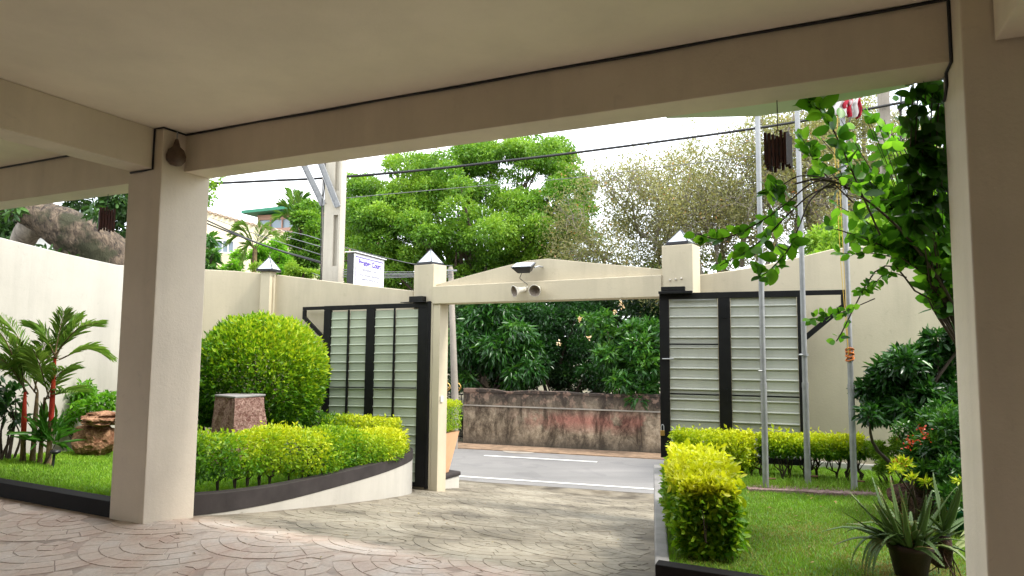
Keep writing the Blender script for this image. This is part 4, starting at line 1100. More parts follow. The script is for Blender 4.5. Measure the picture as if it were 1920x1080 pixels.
lm = [(u, v, rng.uniform(26, 42), 19 + rng.normal() * .8) for u, v in [(rng.uniform(1045, 1660), rng.uniform(215, 500)) for _ in range(190)] if v > np.interp(u, [1040, 1100, 1160, 1240, 1330, 1440, 1560, 1680], [470, 420, 340, 285, 245, 215, 195, 190]) + 18]
lm += [(u, v, 30, 19.5) for u in range(1040, 1640, 38) for v in (428, 462, 496)]
lc_ = np.array([[*P2(u, v, D), px(r, D), px(r, D), px(r, D) * .8] for u, v, r, D in lm])
P3, d3, _i = clumps_points(lc_, 48000, .15, .2)
P = np.concatenate([P, P3]); n_ = len(P)
leaves('crown', P, rng.normal(size=P.shape), rng.uniform(.045, .115, n_), M['l_olive'], tt_, .42, .25 + .5 * rng.random(n_) + .35 * (vnoise(P, 1.2, 8) - .5) + .35 * (rng.random(n_) < .05))
def bush(name, label, cat, spec, n, ls, mat, base, wd=.45, droop=-.2, tcol=(.5, .25), kind='quad', up=.5, shell=.5, stems=6, twig='twig', sub=4, group=None, jit=1.0):
    t = thing(name, label, cat, base, group); cl = []
    for u, v, r, D in spec:
        for k in range(sub):
            p = P2(u + rng.normal() * r * .45, v + rng.normal() * r * .4, D + rng.normal() * px(r, D) * .6 * jit); rr = px(r, D) * rng.uniform(.4, .68)
            cl.append((p[0], p[1], p[2], rr, rr, rr * .8))
    P, d, ii = clumps_points(cl, n, shell, up)
    tt = tcol[0] + tcol[1] * 2 * (vnoise(P, 2.0 / max(.15, px(spec[0][2], spec[0][3])), 3) - .5) * .6 + rng.normal(size=n) * .14 + .12 * d[:, 2]
    leaves('foliage', P, d * .7 + rng.normal(size=P.shape) * .6 + [0, 0, droop], rng.uniform(ls * .65, ls * 1.25, n), mat, t, wd, tt, kind)
    mb = MB(); b0 = np.asarray(base, float)
    for k in range(stems):
        c = np.array(cl[rng.integers(0, len(cl))][:3]); r0 = np.linalg.norm(c - b0) * .018 + .006
        s = b0 + rng.normal(size=3) * [.1, .1, 0] * min(1, np.linalg.norm(c - b0))
        mb.tube(curve_pts([s, (s + c) / 2 + rng.normal(size=3) * .08 * np.linalg.norm(c - b0), c], 8), [r0 * (1 - .09 * q) for q in range(9)], 5)
    mb.build('stem', M[twig], t)
    return t
def gb(u, D, z=-1.1): p = P2(u, 640, D); return np.array([p[0], p[1], z])
bush('mango_tree', 'drooping long leaved tree over the street wall beside the slim pole', 'tree', [(880, 610, 50, 17.6), (930, 640, 50, 17.3), (880, 670, 45, 17.3), (950, 690, 35, 17.2), (930, 590, 40, 17.8), (985, 650, 30, 17.5), (860, 640, 30, 17.2)], 9000, .26, M['l_mid'], gb(900, 17.7), .26, -.75, (.36, .3), sub=5)
bush('plumeria_bush', 'bright glossy bush leaning over the right end of the street wall', 'bush', [(1180, 640, 50, 16.0), (1210, 690, 40, 15.7), (1150, 680, 40, 16), (1215, 620, 40, 16), (1130, 620, 35, 16.2), (1210, 730, 22, 15.4), (1180, 715, 28, 15.6), (1240, 680, 40, 15.7), (1270, 640, 50, 16)], 8500, .20, M['l_mid'], gb(1200, 16.6), .34, -.1, (.5, .3), sub=5)
bush('roadside_tree', 'dark leafy tree in the middle behind the street wall', 'tree', [(1030, 600, 50, 18.2), (1080, 590, 50, 18.2), (1040, 650, 50, 18), (1090, 660, 45, 18), (1000, 590, 40, 18.4), (1000, 690, 35, 17.8), (1100, 700, 30, 17.6)], 17000, .12, M['l_mid'], gb(1050, 18.2), .4, -.2, (.22, .3), sub=5)
bush('roadside_bush', 'row of dark undergrowth directly behind the street wall', 'bush', [(870, 705, 30, 18.5), (930, 715, 25, 18.5), (985, 700, 30, 18.5), (1050, 710, 30, 18.5), (1120, 705, 30, 18.5), (1190, 690, 30, 18.5)], 9000, .13, M['l_dark'], gb(1000, 18.5), .4, -.2, (.4, .3), sub=4, stems=14)
# dark backdrop of far trees
def mass(name, label, spec, n, ls, mat, tc):
    cl = []
    for u, v, r, D in spec:
        for k in range(5):
            p = P2(u + rng.normal() * r * .5, v + rng.normal() * r * .45, D + rng.normal() * .8); rr = px(r, D) * rng.uniform(.4, .7); cl.append((p[0], p[1], p[2], rr, rr, rr * .75))
    P, d, ii = clumps_points(cl, n, .4, .4)
    o = leaves(name, P, d + rng.normal(size=P.shape) * .8, rng.uniform(ls * .7, ls * 1.3, n), mat, None, .5, tc + rng.normal(size=n) * .2)
    return tag(o, kind='stuff')
mass('far_thicket', '', [(u, v, 60, 26 + (u % 3)) for u in range(560, 1960, 85) for v in (565, 640, 700)] , 52000, .24, M['l_dark'], .4)
mass('far_thicket', '', [(u, v, 34, 20.5) for u in range(850, 1290, 45) for v in (575, 620, 670)], 22000, .15, M['l_dark'], .35)
mass('far_thicket', '', [(u, 525 + 14 * math.sin(u), 40, 27) for u in range(640, 1700, 75)], 20000, .2, M['l_tree'], .25)
mass('far_thicket', '', [(u, v, 70, 24) for u in range(-700, 380, 110) for v in (560, 640)], 12000, .3, M['l_dark'], .4)
mass('far_thicket', '', [(u, v, 90, 22) for u in range(1960, 3300, 140) for v in (450, 560, 660)], 16000, .3, M['l_dark'], .5)
# green tree behind right part
bush('green_tree', 'fresh green leafy tree behind the flagpoles near the wall top', 'tree', [(1560, 450, 50, 12.5), (1610, 430, 50, 12.5), (1650, 400, 45, 12.5), (1530, 490, 35, 12), (1700, 380, 50, 12.5), (1750, 430, 60, 12), (1790, 350, 60, 12.5), (1600, 480, 40, 12), (1680, 300, 40, 13)], 15000, .11, M['l_tree'], gb(1640, 12.8), .45, -.1, (.75, .3), sub=4)
bush('olive_tree', 'pale olive tree top behind the right flagpole and flag', 'tree', [(1560, 260, 60, 19), (1620, 230, 55, 19), (1660, 300, 55, 19), (1520, 300, 45, 19), (1720, 260, 60, 19), (1480, 250, 45, 19.5), (1590, 330, 50, 19)], 24000, .085, M['l_olive'], gb(1600, 19), .45, -.1, (.5, .3), sub=5, stems=16, twig='twiggrey', up=.2, shell=.2)
bush('small_tree', 'dense rounded green tree between the green roofed house and thick pole', 'tree', [(572, 420, 34, 16.5), (585, 450, 36, 16.3), (560, 470, 34, 16.3), (590, 490, 30, 16), (575, 405, 22, 16.5), (560, 440, 25, 16.5)], 13000, .09, M['l_tree'], gb(575, 16.6), .5, -.1, (.45, .3), sub=5)
bush('garden_shrub', 'loose yellow green shrub behind the wall below the sagging cables', 'shrub', [(500, 470, 22, 14.5), (470, 485, 22, 14.3), (525, 485, 22, 14.2), (500, 505, 18, 14), (445, 505, 18, 14), (535, 500, 18, 14)], 5500, .10, M['l_vine'], gb(490, 14.6), .35, -.1, (.75, .3), sub=5, shell=.2)
bush('leafy_shrub', 'broad leaved green shrub above the wall right of the column', 'shrub', [(398, 455, 14, 13), (392, 480, 18, 12.8), (396, 500, 14, 12.6)], 520, .17, M['l_mid'], gb(398, 13.2), .38, -.5, (.6, .3), sub=4)
bush('wall_shrub', 'bright small shrub behind the lamp pier left of the thick pole', 'shrub', [(545, 508, 16, 12.6), (565, 512, 14, 12.6), (585, 516, 10, 12.6), (490, 500, 14, 12.6)], 1500, .08, M['l_tree'], gb(550, 12.8), .4, -.1, (.85, .2), sub=4)
bush('overhanging_branch', 'tip of a green leafy branch beside the top of the left column', 'branch', [(400, 350, 12, 11), (396, 365, 10, 11), (385, 380, 12, 11), (380, 340, 14, 11)], 240, .10, M['l_tree'], P2(340, 380, 11), .45, -.4, (.7, .2), sub=4, stems=3)
# palm fronds
def frond(mb_st, P_l, D_l, S_l, base, tip, sag, n, ll, T_l=None, tc=.5):
    base, tip = np.asarray(base, float), np.asarray(tip, float)
    md = (base + tip) / 2 + Z * sag; pts = curve_pts([base, md, tip], 20); mb_st.tube(pts, [.010 * (1 - .8 * i / len(pts)) for i in range(len(pts))], 5)
    ax = tip - base; ax /= np.linalg.norm(ax); side = np.cross(ax, Z); side /= np.linalg.norm(side) + 1e-9
    for k in range(n):
        f = .15 + .85 * k / n; s = f * (len(pts) - 1); j = min(int(s), len(pts) - 2); p = pts[j] + (pts[j + 1] - pts[j]) * (s - j); tg = pts[j + 1] - pts[j]; tg /= np.linalg.norm(tg)
        for sd_ in (-1, 1):
            P_l.append(p); D_l.append(side * sd_ * .75 + tg * .9 + Z * rng.uniform(-.2, .35)); S_l.append(ll * (math.sin(PI * (.12 + .80 * f)) * .9 + .1) * rng.uniform(.9, 1.1))
def palm_fronds(t, fr_list, n, ll, mat, width=.07, tc=.5):
    for b, e, sag in fr_list:
        mb = MB(); Pl, Dl, Sl = [], [], []; frond(mb, Pl, Dl, Sl, b, e, sag, n, ll)
        st = mb.build('frond', M['palmstem'], t, smooth=True)
        leaves('leaflets', np.array(Pl), np.array(Dl), np.array(Sl), mat, st, width, np.clip(tc + rng.normal(size=len(Pl)) * .12, 0, 1), 'oval', .75)['kind'] = 'stuff'
t = thing('coconut_palm', 'young palm crown above the yellow house beside the dense round tree', 'palm', gb(555, 19))
c = P2(552, 425, 19); palm_fronds(t, [(c, P2(u, v, 19 + rng.normal() * .4), .2) for u, v in ((548, 358), (528, 385), (520, 410), (570, 365), (585, 385), (600, 410), (560, 372))], 30, .45, M['l_palm'], .05, .8)
mb = MB(); mb.tube([gb(555, 19), gb(555, 19) + [0, 0, 2.5], c], [.12, .10, .08], 8); mb.build('trunk', M['palmstem'], t)
t = thing('feather_palm', 'arching yellow green palm fronds over the wall left of the lamp pier', 'palm', gb(470, 13.5))
c = P2(478, 468, 13.5); palm_fronds(t, [(c, P2(u, v, 13.3), .25) for u, v in ((428, 440), (420, 462), (440, 425), (500, 430), (530, 455), (450, 500))], 30, .26, M['l_palm'], .045, .95)
mb = MB(); mb.tube([gb(470, 13.5), c], [.07, .05], 8); mb.build('trunk', M['palmstem'], t)
# roadside broad-leaved plant
rb = onz(872, 828, road_z + .02)
t = thing('roadside_plant', 'broad leaved green plant at the foot of the street wall beside the slim pole', 'plant', rb)
mbs = MB(); PL = []; DL = []; SL = []
for k in range(34):
    an = rng.random() * 2 * PI; h = rng.uniform(.15, .62); o3 = rb + np.array([math.cos(an) * .12, math.sin(an) * .1, h]); mbs.tube([rb, o3], .008, 4); PL.append(o3); DL.append([math.cos(an), math.sin(an) - .3, .3]); SL.append(rng.uniform(.16, .26))
for k in range(4): PL.append(rb + [-.12 + .03 * k, 0, .35]); DL.append([-.1 + .15 * k, 0, 1.]); SL.append(.42)
mbs.build('stem', M['twig'], t); leaves('leaf_blades', np.array(PL), np.array(DL), np.array(SL), M['l_mid'], t, .36, .45 + .4 * rng.random(len(PL)), 'oval')['kind'] = 'stuff'
# blossoms in the trees across the street
P = np.array([P2(u, v, 15.5) for u, v in ((1165, 566), (1153, 582), (1087, 597), (1088, 600), (1103, 633), (1049, 644), (1165, 575), (1190, 640))]).repeat(8, 0); P += rng.normal(size=P.shape) * .03
o = leaves('blossoms', P, rng.normal(size=P.shape), .06, M['l_cream'], None, .8); tag(o, kind='stuff')

# ---- big leaning trunk at far left, with dark foliage
bl = thing('leaning_tree', 'massive leaning mottled trunk with dark glossy leaves beyond the left wall', 'tree', gb(300, 12.2))
mb = MB()
tr_pts = curve_pts([P2(350, 720, 12.6), P2(310, 640, 12.4), P2(250, 545, 12.0), P2(195, 482, 11.7), P2(140, 440, 11.4), P2(90, 412, 11.2), P2(20, 385, 11.0), P2(-80, 330, 10.9)], 28)
rad_ = [px(r, 11.7) for r in np.interp(np.linspace(0, 1, len(tr_pts)), [0, .3, .5, .65, .8, 1], [60, 56, 46, 38, 24, 20])]
mb.tube(tr_pts, rad_, 22)
trk = mb.build('trunk', M['barkbig'], bl, smooth=True)
tx = bpy.data.textures.new('bark_lumps', 'CLOUDS'); tx.noise_scale = .12; tx.noise_depth = 4
sbm = trk.modifiers.new('sub', 'SUBSURF'); sbm.levels = 2; sbm.render_levels = 2
dm = trk.modifiers.new('lumps', 'DISPLACE'); dm.texture = tx; dm.strength = .05; dm.texture_coords = 'LOCAL'; dm.mid_level = .5
mb = MB(); mb.tube(curve_pts([P2(100, 405, 11.3), P2(62, 425, 11.4), P2(44, 450, 11.6), P2(30, 500, 11.8), P2(20, 620, 12)], 16), [px(r, 11.4) for r in np.linspace(26, 15, 17)], 12); mb.build('limb', M['barkgrey'], bl, smooth=True)
mb = MB(); mb.tube(curve_pts([P2(222, 530, 11.6), P2(170, 515, 11.4), P2(120, 470, 11.2)], 12), [px(r, 11.4) for r in np.linspace(26, 10, 13)], 10); mb.build('limb', M['barkbig'], bl, smooth=True)
cl = []
for u, v, r, D in ((190, 395, 40, 13), (215, 440, 30, 13), (30, 410, 30, 13), (10, 425, 30, 12.8), (100, 470, 26, 13), (125, 500, 26, 10.6), (95, 485, 22, 10.6), (185, 540, 22, 10.6), (60, 470, 20, 10.6), (150, 505, 20, 10.5), (205, 520, 22, 10.5), (175, 400, 16, 10.6), (30, 400, 22, 10.6), (85, 480, 18, 12.6), (160, 515, 22, 10.8), (200, 530, 16, 11), (150, 370, 40, 13), (60, 350, 50, 13), (230, 370, 40, 12.8), (-60, 400, 60, 12.5), (195, 480, 22, 13), (260, 450, 60, 13.2), (300, 400, 60, 13), (40, 440, 18, 12.6), (-10, 330, 60, 12)):
    for k in range(4):
        p = P2(u + rng.normal() * r * .45, v + rng.normal() * r * .4, D + rng.normal() * .25); rr = px(r, D) * rng.uniform(.4, .7); cl.append((p[0], p[1], p[2], rr, rr, rr * .8))
P, d, ii = clumps_points(cl, 8500, .3, .1)
leaves('crown', P, d * .5 + rng.normal(size=P.shape) * .5 + [0, 0, -.5], rng.uniform(.10, .2, len(P)), M['l_dark'], bl, .36, .35 + .45 * rng.random(len(P)) + .35 * (rng.random(len(P)) < .1), 'oval')

# =================================================================== LEFT GARDEN
def hedge(name, label, path, n, mat, wfun, ztopf, zbotf, ls, tintf, stems=30, ex=3.2, wd=.5, rough=.05, emin=.55, kind='quad'):
    """path: centreline xyz; foliage fills a rounded box section above bare stems"""
    path = [np.asarray(p, float) for p in path]; seg = np.linalg.norm(np.diff(np.array(path), axis=0), axis=1); cum = np.concatenate([[0], np.cumsum(seg)]); L = cum[-1]
    t = thing(name, label, 'hedge', path[len(path) // 2])
    s = rng.random(n) * L; idx = np.clip(np.searchsorted(cum, s) - 1, 0, len(seg) - 1); f = (s - cum[idx]) / seg[idx]
    PA = np.array(path); c = PA[idx] + (PA[idx + 1] - PA[idx]) * f[:, None]
    tg = (PA[idx + 1] - PA[idx]) / seg[idx][:, None]; nr = np.stack([-tg[:, 1], tg[:, 0], np.zeros(n)], 1)
    an = rng.random(n) * 2 * PI; rr = 1 - .55 * rng.random(n) ** 1.6
    endm = (np.minimum(s, L - s) < .09); capm = rng.random(n) < .12; s = np.where(capm, np.where(rng.random(n) < .5, rng.random(n) * .07, L - rng.random(n) * .07), s)
    idx = np.clip(np.searchsorted(cum, s) - 1, 0, len(seg) - 1); f = (s - cum[idx]) / seg[idx]; c = PA[idx] + (PA[idx + 1] - PA[idx]) * f[:, None]
    rr = np.where(endm | capm, np.sqrt(rng.random(n)), rr)
    ca, sa = np.cos(an), np.sin(an); sup = (np.abs(ca) ** ex + np.abs(sa) ** ex) ** (-1 / ex)
    y = ca * sup * rr; z = sa * sup * rr
    ends = np.minimum(s, L - s)
    lump = 1 + rough * 4 * (vnoise(c + nr * y[:, None] * .3 + Z * z[:, None] * .3, 6, 12) - .5)
    w = wfun(s / L); zt = ztopf(s / L); zb = zbotf(s / L)
    shr = np.clip(ends / (w * .5), emin, 1)
    P = c + nr * (y * w * lump * shr)[:, None] + Z * (((zt + zb) / 2 + (zt - zb) / 2 * z * (.92 + .12 * lump)) - c[:, 2])[:, None]
    P += tg * (rng.normal(size=n) * .02)[:, None]
    D = nr * y[:, None] + Z * (z * .6 + .2)[:, None] + rng.normal(size=(n, 3)) * .85
    sprig = rng.random(n) < .05; P = P + (nr * y[:, None] + Z * np.abs(z)[:, None]) * (sprig * rng.uniform(.02, .06, n))[:, None]
    leaves('foliage', P, D, rng.uniform(ls * .6, ls * 1.35, n) * (1 + .25 * sprig), mat, t, wd, kind=kind, tint= np.clip(tintf(P, (z + 1) / 2, s / L), 0, 1))
    mb = MB()
    for k in range(stems):
        f = (k + .5 + rng.uniform(-.2, .2)) / stems; s_ = f * L; i = min(np.searchsorted(cum, s_) - 1, len(seg) - 1); i = max(i, 0)
        b = PA[i] + (PA[i + 1] - PA[i]) * (s_ - cum[i]) / seg[i]; top = zt.mean() if hasattr(zt, 'mean') else zt
        h = float(ztopf(np.array([f]))[0]) - b[2]
        b = b + np.append(rng.normal(size=2) * .03, 0)
        wv = float(wfun(np.array([f]))[0])
        for q in range(4):
            e = b + np.array([rng.uniform(-.55, .55) * wv, rng.uniform(-.55, .55) * wv, h * rng.uniform(.6, .85)]); m_ = (b + e) / 2 + np.array([rng.normal() * .03, rng.normal() * .03, -h * .08])
            k_ = b + np.array([rng.normal() * .01, rng.normal() * .01, h * .18])
            mb.tube([b, k_, m_, e], [.011, .009, .006, .003], 5)
            for w_ in range(2):
                e2 = m_ + rng.normal(size=3) * [.05, .05, .04] + [0, 0, h * .2]; mb.tube([m_, e2], [.005, .002], 4)
    mb.build('stem', M['twig'], t); return t
C1 = lambda v: (lambda s: np.full(len(s), v))
hl = [p + np.array([-.20, .30, 0]) for p in plan_c[0:36:3]]
hl = [np.array([p[0], p[1], float(lawn_left_z(p[0], p[1]))]) for p in hl]
HZ = [p[2] for p in plan_c[0:36:3]]
def lz(s): return np.interp(s, np.linspace(0, 1, len(hl)), [p[2] for p in hl])
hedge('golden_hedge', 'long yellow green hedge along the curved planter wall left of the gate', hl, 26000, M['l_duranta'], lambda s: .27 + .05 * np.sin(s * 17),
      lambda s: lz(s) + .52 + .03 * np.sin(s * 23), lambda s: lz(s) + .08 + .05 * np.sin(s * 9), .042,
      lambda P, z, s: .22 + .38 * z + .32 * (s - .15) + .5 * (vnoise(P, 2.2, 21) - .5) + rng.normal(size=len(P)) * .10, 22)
hb = [P2(570, 800, 9.9), P2(620, 800, 9.75), P2(700, 800, 9.45), P2(745, 800, 9.25)]
hb = [np.array([p[0], p[1], -.35]) for p in hb]
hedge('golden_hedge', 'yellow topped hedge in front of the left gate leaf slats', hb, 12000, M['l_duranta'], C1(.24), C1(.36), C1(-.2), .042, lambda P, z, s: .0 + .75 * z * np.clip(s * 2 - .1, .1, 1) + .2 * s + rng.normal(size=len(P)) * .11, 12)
# round clipped bush
bc = P2(488, 704, 9.1); br = px(117, 9.1); gz_b = float(lawn_left_z(bc[0], bc[1]))
t = thing('round_bush', 'big round clipped yellow green bush behind the red stone block', 'bush', (bc[0], bc[1], gz_b))
n_ = 30000; d = rand_unit(n_); r = 1 - .35 * rng.random(n_) ** 1.8
zz_ = d[:, 2]; lump = 1 + .10 * (vnoise(d, 4, 31) - .5) + .10 * (vnoise(d, 13, 32) - .5) + .05 * (rng.random(n_) < .05) * rng.random(n_)
P = bc + d * (r * lump)[:, None] * [br, br, br * .97]
P[:, 2] = np.where(P[:, 2] < bc[2] - br * .2, bc[2] - br * .2 + (P[:, 2] - bc[2] + br * .2) * 1.05, P[:, 2])
keep = P[:, 2] > gz_b + .06; P, d, r = P[keep], d[keep], r[keep]
lowin = np.clip((P[:, 2] - gz_b) / .5, .6, 1); P[:, :2] = bc[:2] + (P[:, :2] - bc[:2]) * (.88 + .12 * lowin)[:, None]
leaves('foliage', P, d * .8 + rng.normal(size=P.shape) * .5 + [0, 0, .35], rng.uniform(.045, .09, len(P)), M['l_ball'], t, .42, .30 + .35 * np.clip(d[:, 2] + .3, -.3, 1) + .18 * d[:, 0] + rng.normal(size=len(P)) * .16, 'quad', .3)  # tint rises toward top and right, painting sunlight onto the bush
mb = MB()
for k in range(14):
    e = bc + rand_unit(1)[0] * br * .75; b = np.array([bc[0], bc[1], gz_b]) + np.append(rng.normal(size=2) * .1, 0); mb.tube([b, (b + e) / 2 + rng.normal(size=3) * .05, e], [.03, .018, .006], 6)
mb.build('stem', M['twig'], t)
# laterite block
lc = P2(448, 800, 8.1); lz0 = float(lawn_left_z(lc[0], lc[1])) - .05; ltz = P2(448, 740, 8.1)[2]
ang = math.radians(33); lx = np.array([math.cos(ang), -math.sin(ang), 0]); ly = np.array([math.sin(ang), math.cos(ang), 0])
t = thing('stone_block', 'tapered rough red stone block with pale flat top in the left planting', 'stone block', (lc[0], lc[1], lz0))
mb = MB(); H_ = ltz - .02 - lz0; nr_ = 7; V = []
for i in range(nr_):
    f = i / (nr_ - 1); s = .255 * (1 - f) + .205 * f
    for j in range(24):
        q = j / 24 * 4; k = int(q); fr2 = q - k; cs2 = ((-1, -1), (1, -1), (1, 1), (-1, 1), (-1, -1)); x = cs2[k][0] + (cs2[k + 1][0] - cs2[k][0]) * fr2; y = cs2[k][1] + (cs2[k + 1][1] - cs2[k][1]) * fr2
        j_ = rng.normal() * .006; V.append(np.array([lc[0], lc[1], lz0 + H_ * f]) + lx * x * (s + j_) + ly * y * (s + j_))
F = [(i * 24 + j, i * 24 + (j + 1) % 24, (i + 1) * 24 + (j + 1) % 24, (i + 1) * 24 + j) for i in range(nr_ - 1) for j in range(24)] + [tuple((nr_ - 1) * 24 + j for j in range(24))]
mb.add(V, F); mb.build('body', M['laterite'], t)
mb = MB(); mb.box((np.array([lc[0], lc[1], 0]), lx, ly, Z), -.212, .212, -.212, .212, ltz - .019, ltz + .004); mb.build('cap', M['kerbgrey'], t, bevel=.006)
def rock(name, label, c, rx, ry, rz, seed, mat=None, lay=.0, parent=None):
    import bmesh
    bm = bmesh.new(); bmesh.ops.create_icosphere(bm, subdivisions=4, radius=1)
    V = np.array([v.co[:] for v in bm.verts]); F = [tuple(v.index for v in f.verts) for f in bm.faces]; bm.free()
    nn_ = 1 + .35 * (vnoise(V, 2.0, seed) - .5) + .16 * (vnoise(V, 6, seed + 1) - .5) + .07 * (vnoise(V, 15, seed + 2) - .5)
    W_ = V * nn_[:, None]
    if lay: W_[:, :2] *= (1 + lay * np.sign(np.sin(W_[:, 2] * 9 + W_[:, 0] * 1.5)) * .5 + .0)[:, None]
    W_ = W_ * [rx, ry, rz] + c
    o = mesh(name, W_, F, mat or M['rock'], parent, smooth=False)
    if label: tag(o, label, 'rock')
    return o
rc = P2(178, 826, 8.8); rock('rock', 'squat brown pitted boulder on the left lawn against the wall', rc, .27, .24, .24, 41)
rc2 = P2(190, 786, 8.75); rock('rock', 'jagged layered brown rock resting on top of the squat boulder', rc2, .22, .2, .10, 55, lay=.22)
bush('garden_shrub', 'light airy green shrub against the pale wall behind the rocks', 'shrub', [(150, 755, 26, 9.2), (180, 765, 26, 9.2), (135, 780, 18, 9.1), (205, 755, 22, 9.3), (165, 740, 18, 9.3), (120, 800, 12, 9.0)], 1100, .09, M['l_vine'], np.array([*P2(160, 830, 9.2)[:2], -.1]), .42, -.1, (.55, .2), sub=4, shell=.1)
bush('dark_shrub', 'thin dark shrub at the left edge of the photo beside the palm', 'shrub', [(20, 740, 26, 8.0), (5, 770, 26, 7.9), (35, 790, 18, 8.0)], 130, .14, M['l_mid'], np.array([*P2(15, 845, 7.9)[:2], .02]), .45, -.1, (.2, .2), 'oval', sub=4, shell=.1, stems=7)
bush('garden_shrub', 'slender green shrub between the column and the red stone block', 'shrub', [(375, 740, 16, 8.6), (382, 765, 14, 8.6), (372, 790, 14, 8.6), (385, 720, 10, 8.6)], 520, .07, M['l_mid'], np.array([*P2(378, 820, 8.6)[:2], -.15]), .45, -.1, (.6, .2), sub=4, shell=.1)
# lipstick palm clump
pbm = P2(75, 842, 7.7); gzl = float(lawn_left_z(pbm[0], pbm[1]))
t = thing('lipstick_palm', 'clump of young palms with red stems against the pale wall at the left', 'palm', (pbm[0], pbm[1], gzl))
def stem_at(u0, u1, v1, D, r, cm='redstem'):
    b = P2(u0, 845, D); b[2] = gzl; e = P2(u1, v1, D); m_ = b + (e - b) * .42
    mb = MB(); mb.tube([b, b + (m_ - b) * .5, m_], [r * 1.35, r * 1.1, r], 10); mb.build('stem', M['palmstem'], t, smooth=True)
    mb = MB(); mb.tube([m_, m_ + (e - m_) * .3, e], [r * 1.08, r * 1.12, r * .6], 10); mb.build('crownshaft', M[cm], t, smooth=True); return e
tops_ = [stem_at(92, 103, 672, 7.6, .026), stem_at(44, 47, 735, 7.75, .026), stem_at(62, 70, 735, 7.8, .026, 'palmstem'), stem_at(76, 84, 745, 7.7, .022, 'palmstem')]
fl_ = []
e = tops_[0]
for u, v, s in ((148, 592, .05), (120, 583, .0), (212, 672, .12), (185, 605, .12), (60, 610, .08), (20, 700, .12)): fl_.append((e + rng.normal(size=3) * .02, P2(u, v, 7.6 + rng.normal() * .25), s))
for e, lst in ((tops_[1], ((-20, 598, .12), (-25, 660, .1), (30, 640, .05))), (tops_[2], ((0, 590, .15), (85, 640, .05), (-10, 690, .12))), (tops_[3], ((130, 690, .1), (60, 650, .05), (150, 735, .05)))):
    for u, v, s in lst: fl_.append((e + rng.normal(size=3) * .02, P2(u, v, 7.7 + rng.normal() * .25), s))
palm_fronds(t, fl_, 30, .27, M['l_palm'], .045, .95)
bush('strap_leaf_plant', 'low tuft of upright strap leaves at the foot of the red stemmed palms', 'plant', [(85, 815, 12, 7.6), (100, 825, 10, 7.6), (70, 830, 10, 7.6)], 70, .30, M['l_palm'], np.array([*P2(85, 845, 7.6)[:2], gzl]), .12, .8, (.4, .2), 'oval', sub=2, stems=2)
# path light
c = P2(99, 848, 7.4); t = thing('garden_light', 'small black mushroom garden light on the lawn by the palms', 'garden light', (c[0], c[1], gzl)); c = np.array([c[0], c[1], gzl])
mb = MB(); mb.tube([c - Z * .03, c + Z * .17 + [.02, 0, 0]], .014, 8); mb.build('stake', M['lampdark'], t)
mb = MB(); mb.lathe(c + [.03, 0, .19], [(0, .03), (.05, .025), (.055, .0), (.02, -.02), (0, -.02)], 16); mb.build('head', M['lampdark'], t, smooth=True)

# =================================================================== RIGHT GARDEN
hn0 = K0 + ed * .22 + en * .33; hn1 = K0 + ed * 1.62 + en * .34
hz = .11
hp_ = [np.array([*(hn0 + (hn1 - hn0) * f)[:2], hz]) for f in np.linspace(0, 1, 6)]
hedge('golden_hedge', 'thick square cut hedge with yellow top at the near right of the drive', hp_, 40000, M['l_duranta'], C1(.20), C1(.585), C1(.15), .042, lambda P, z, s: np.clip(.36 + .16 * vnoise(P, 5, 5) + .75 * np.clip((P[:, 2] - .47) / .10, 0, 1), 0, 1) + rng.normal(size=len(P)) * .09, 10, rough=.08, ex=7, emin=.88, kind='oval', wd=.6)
hr = [P2(1262, 800, 6.95), P2(1330, 800, 6.9), P2(1410, 800, 6.85)]; hr = [np.array([p[0], p[1], .11]) for p in hr]
hedge('golden_hedge', 'yellow green hedge filling the corner before the right gate leaf', hr, 9500, M['l_duranta'], C1(.22), C1(.55), C1(.20), .038, lambda P, z, s: .30 + .45 * z + .25 * s + rng.normal(size=len(P)) * .1, 8)
hr = [P2(u, 800, D) for u, D in ((1425, 6.82), (1500, 6.75), (1560, 6.7), (1615, 6.65))]; hr = [np.array([p[0], p[1], .11]) for p in hr]
hedge('golden_hedge', 'bare stemmed hedge with yellow top behind the three flagpoles', hr, 8500, M['l_duranta'], C1(.17), C1(.55), C1(.34), .038, lambda P, z, s: .18 + .72 * z + rng.normal(size=len(P)) * .1, 9)
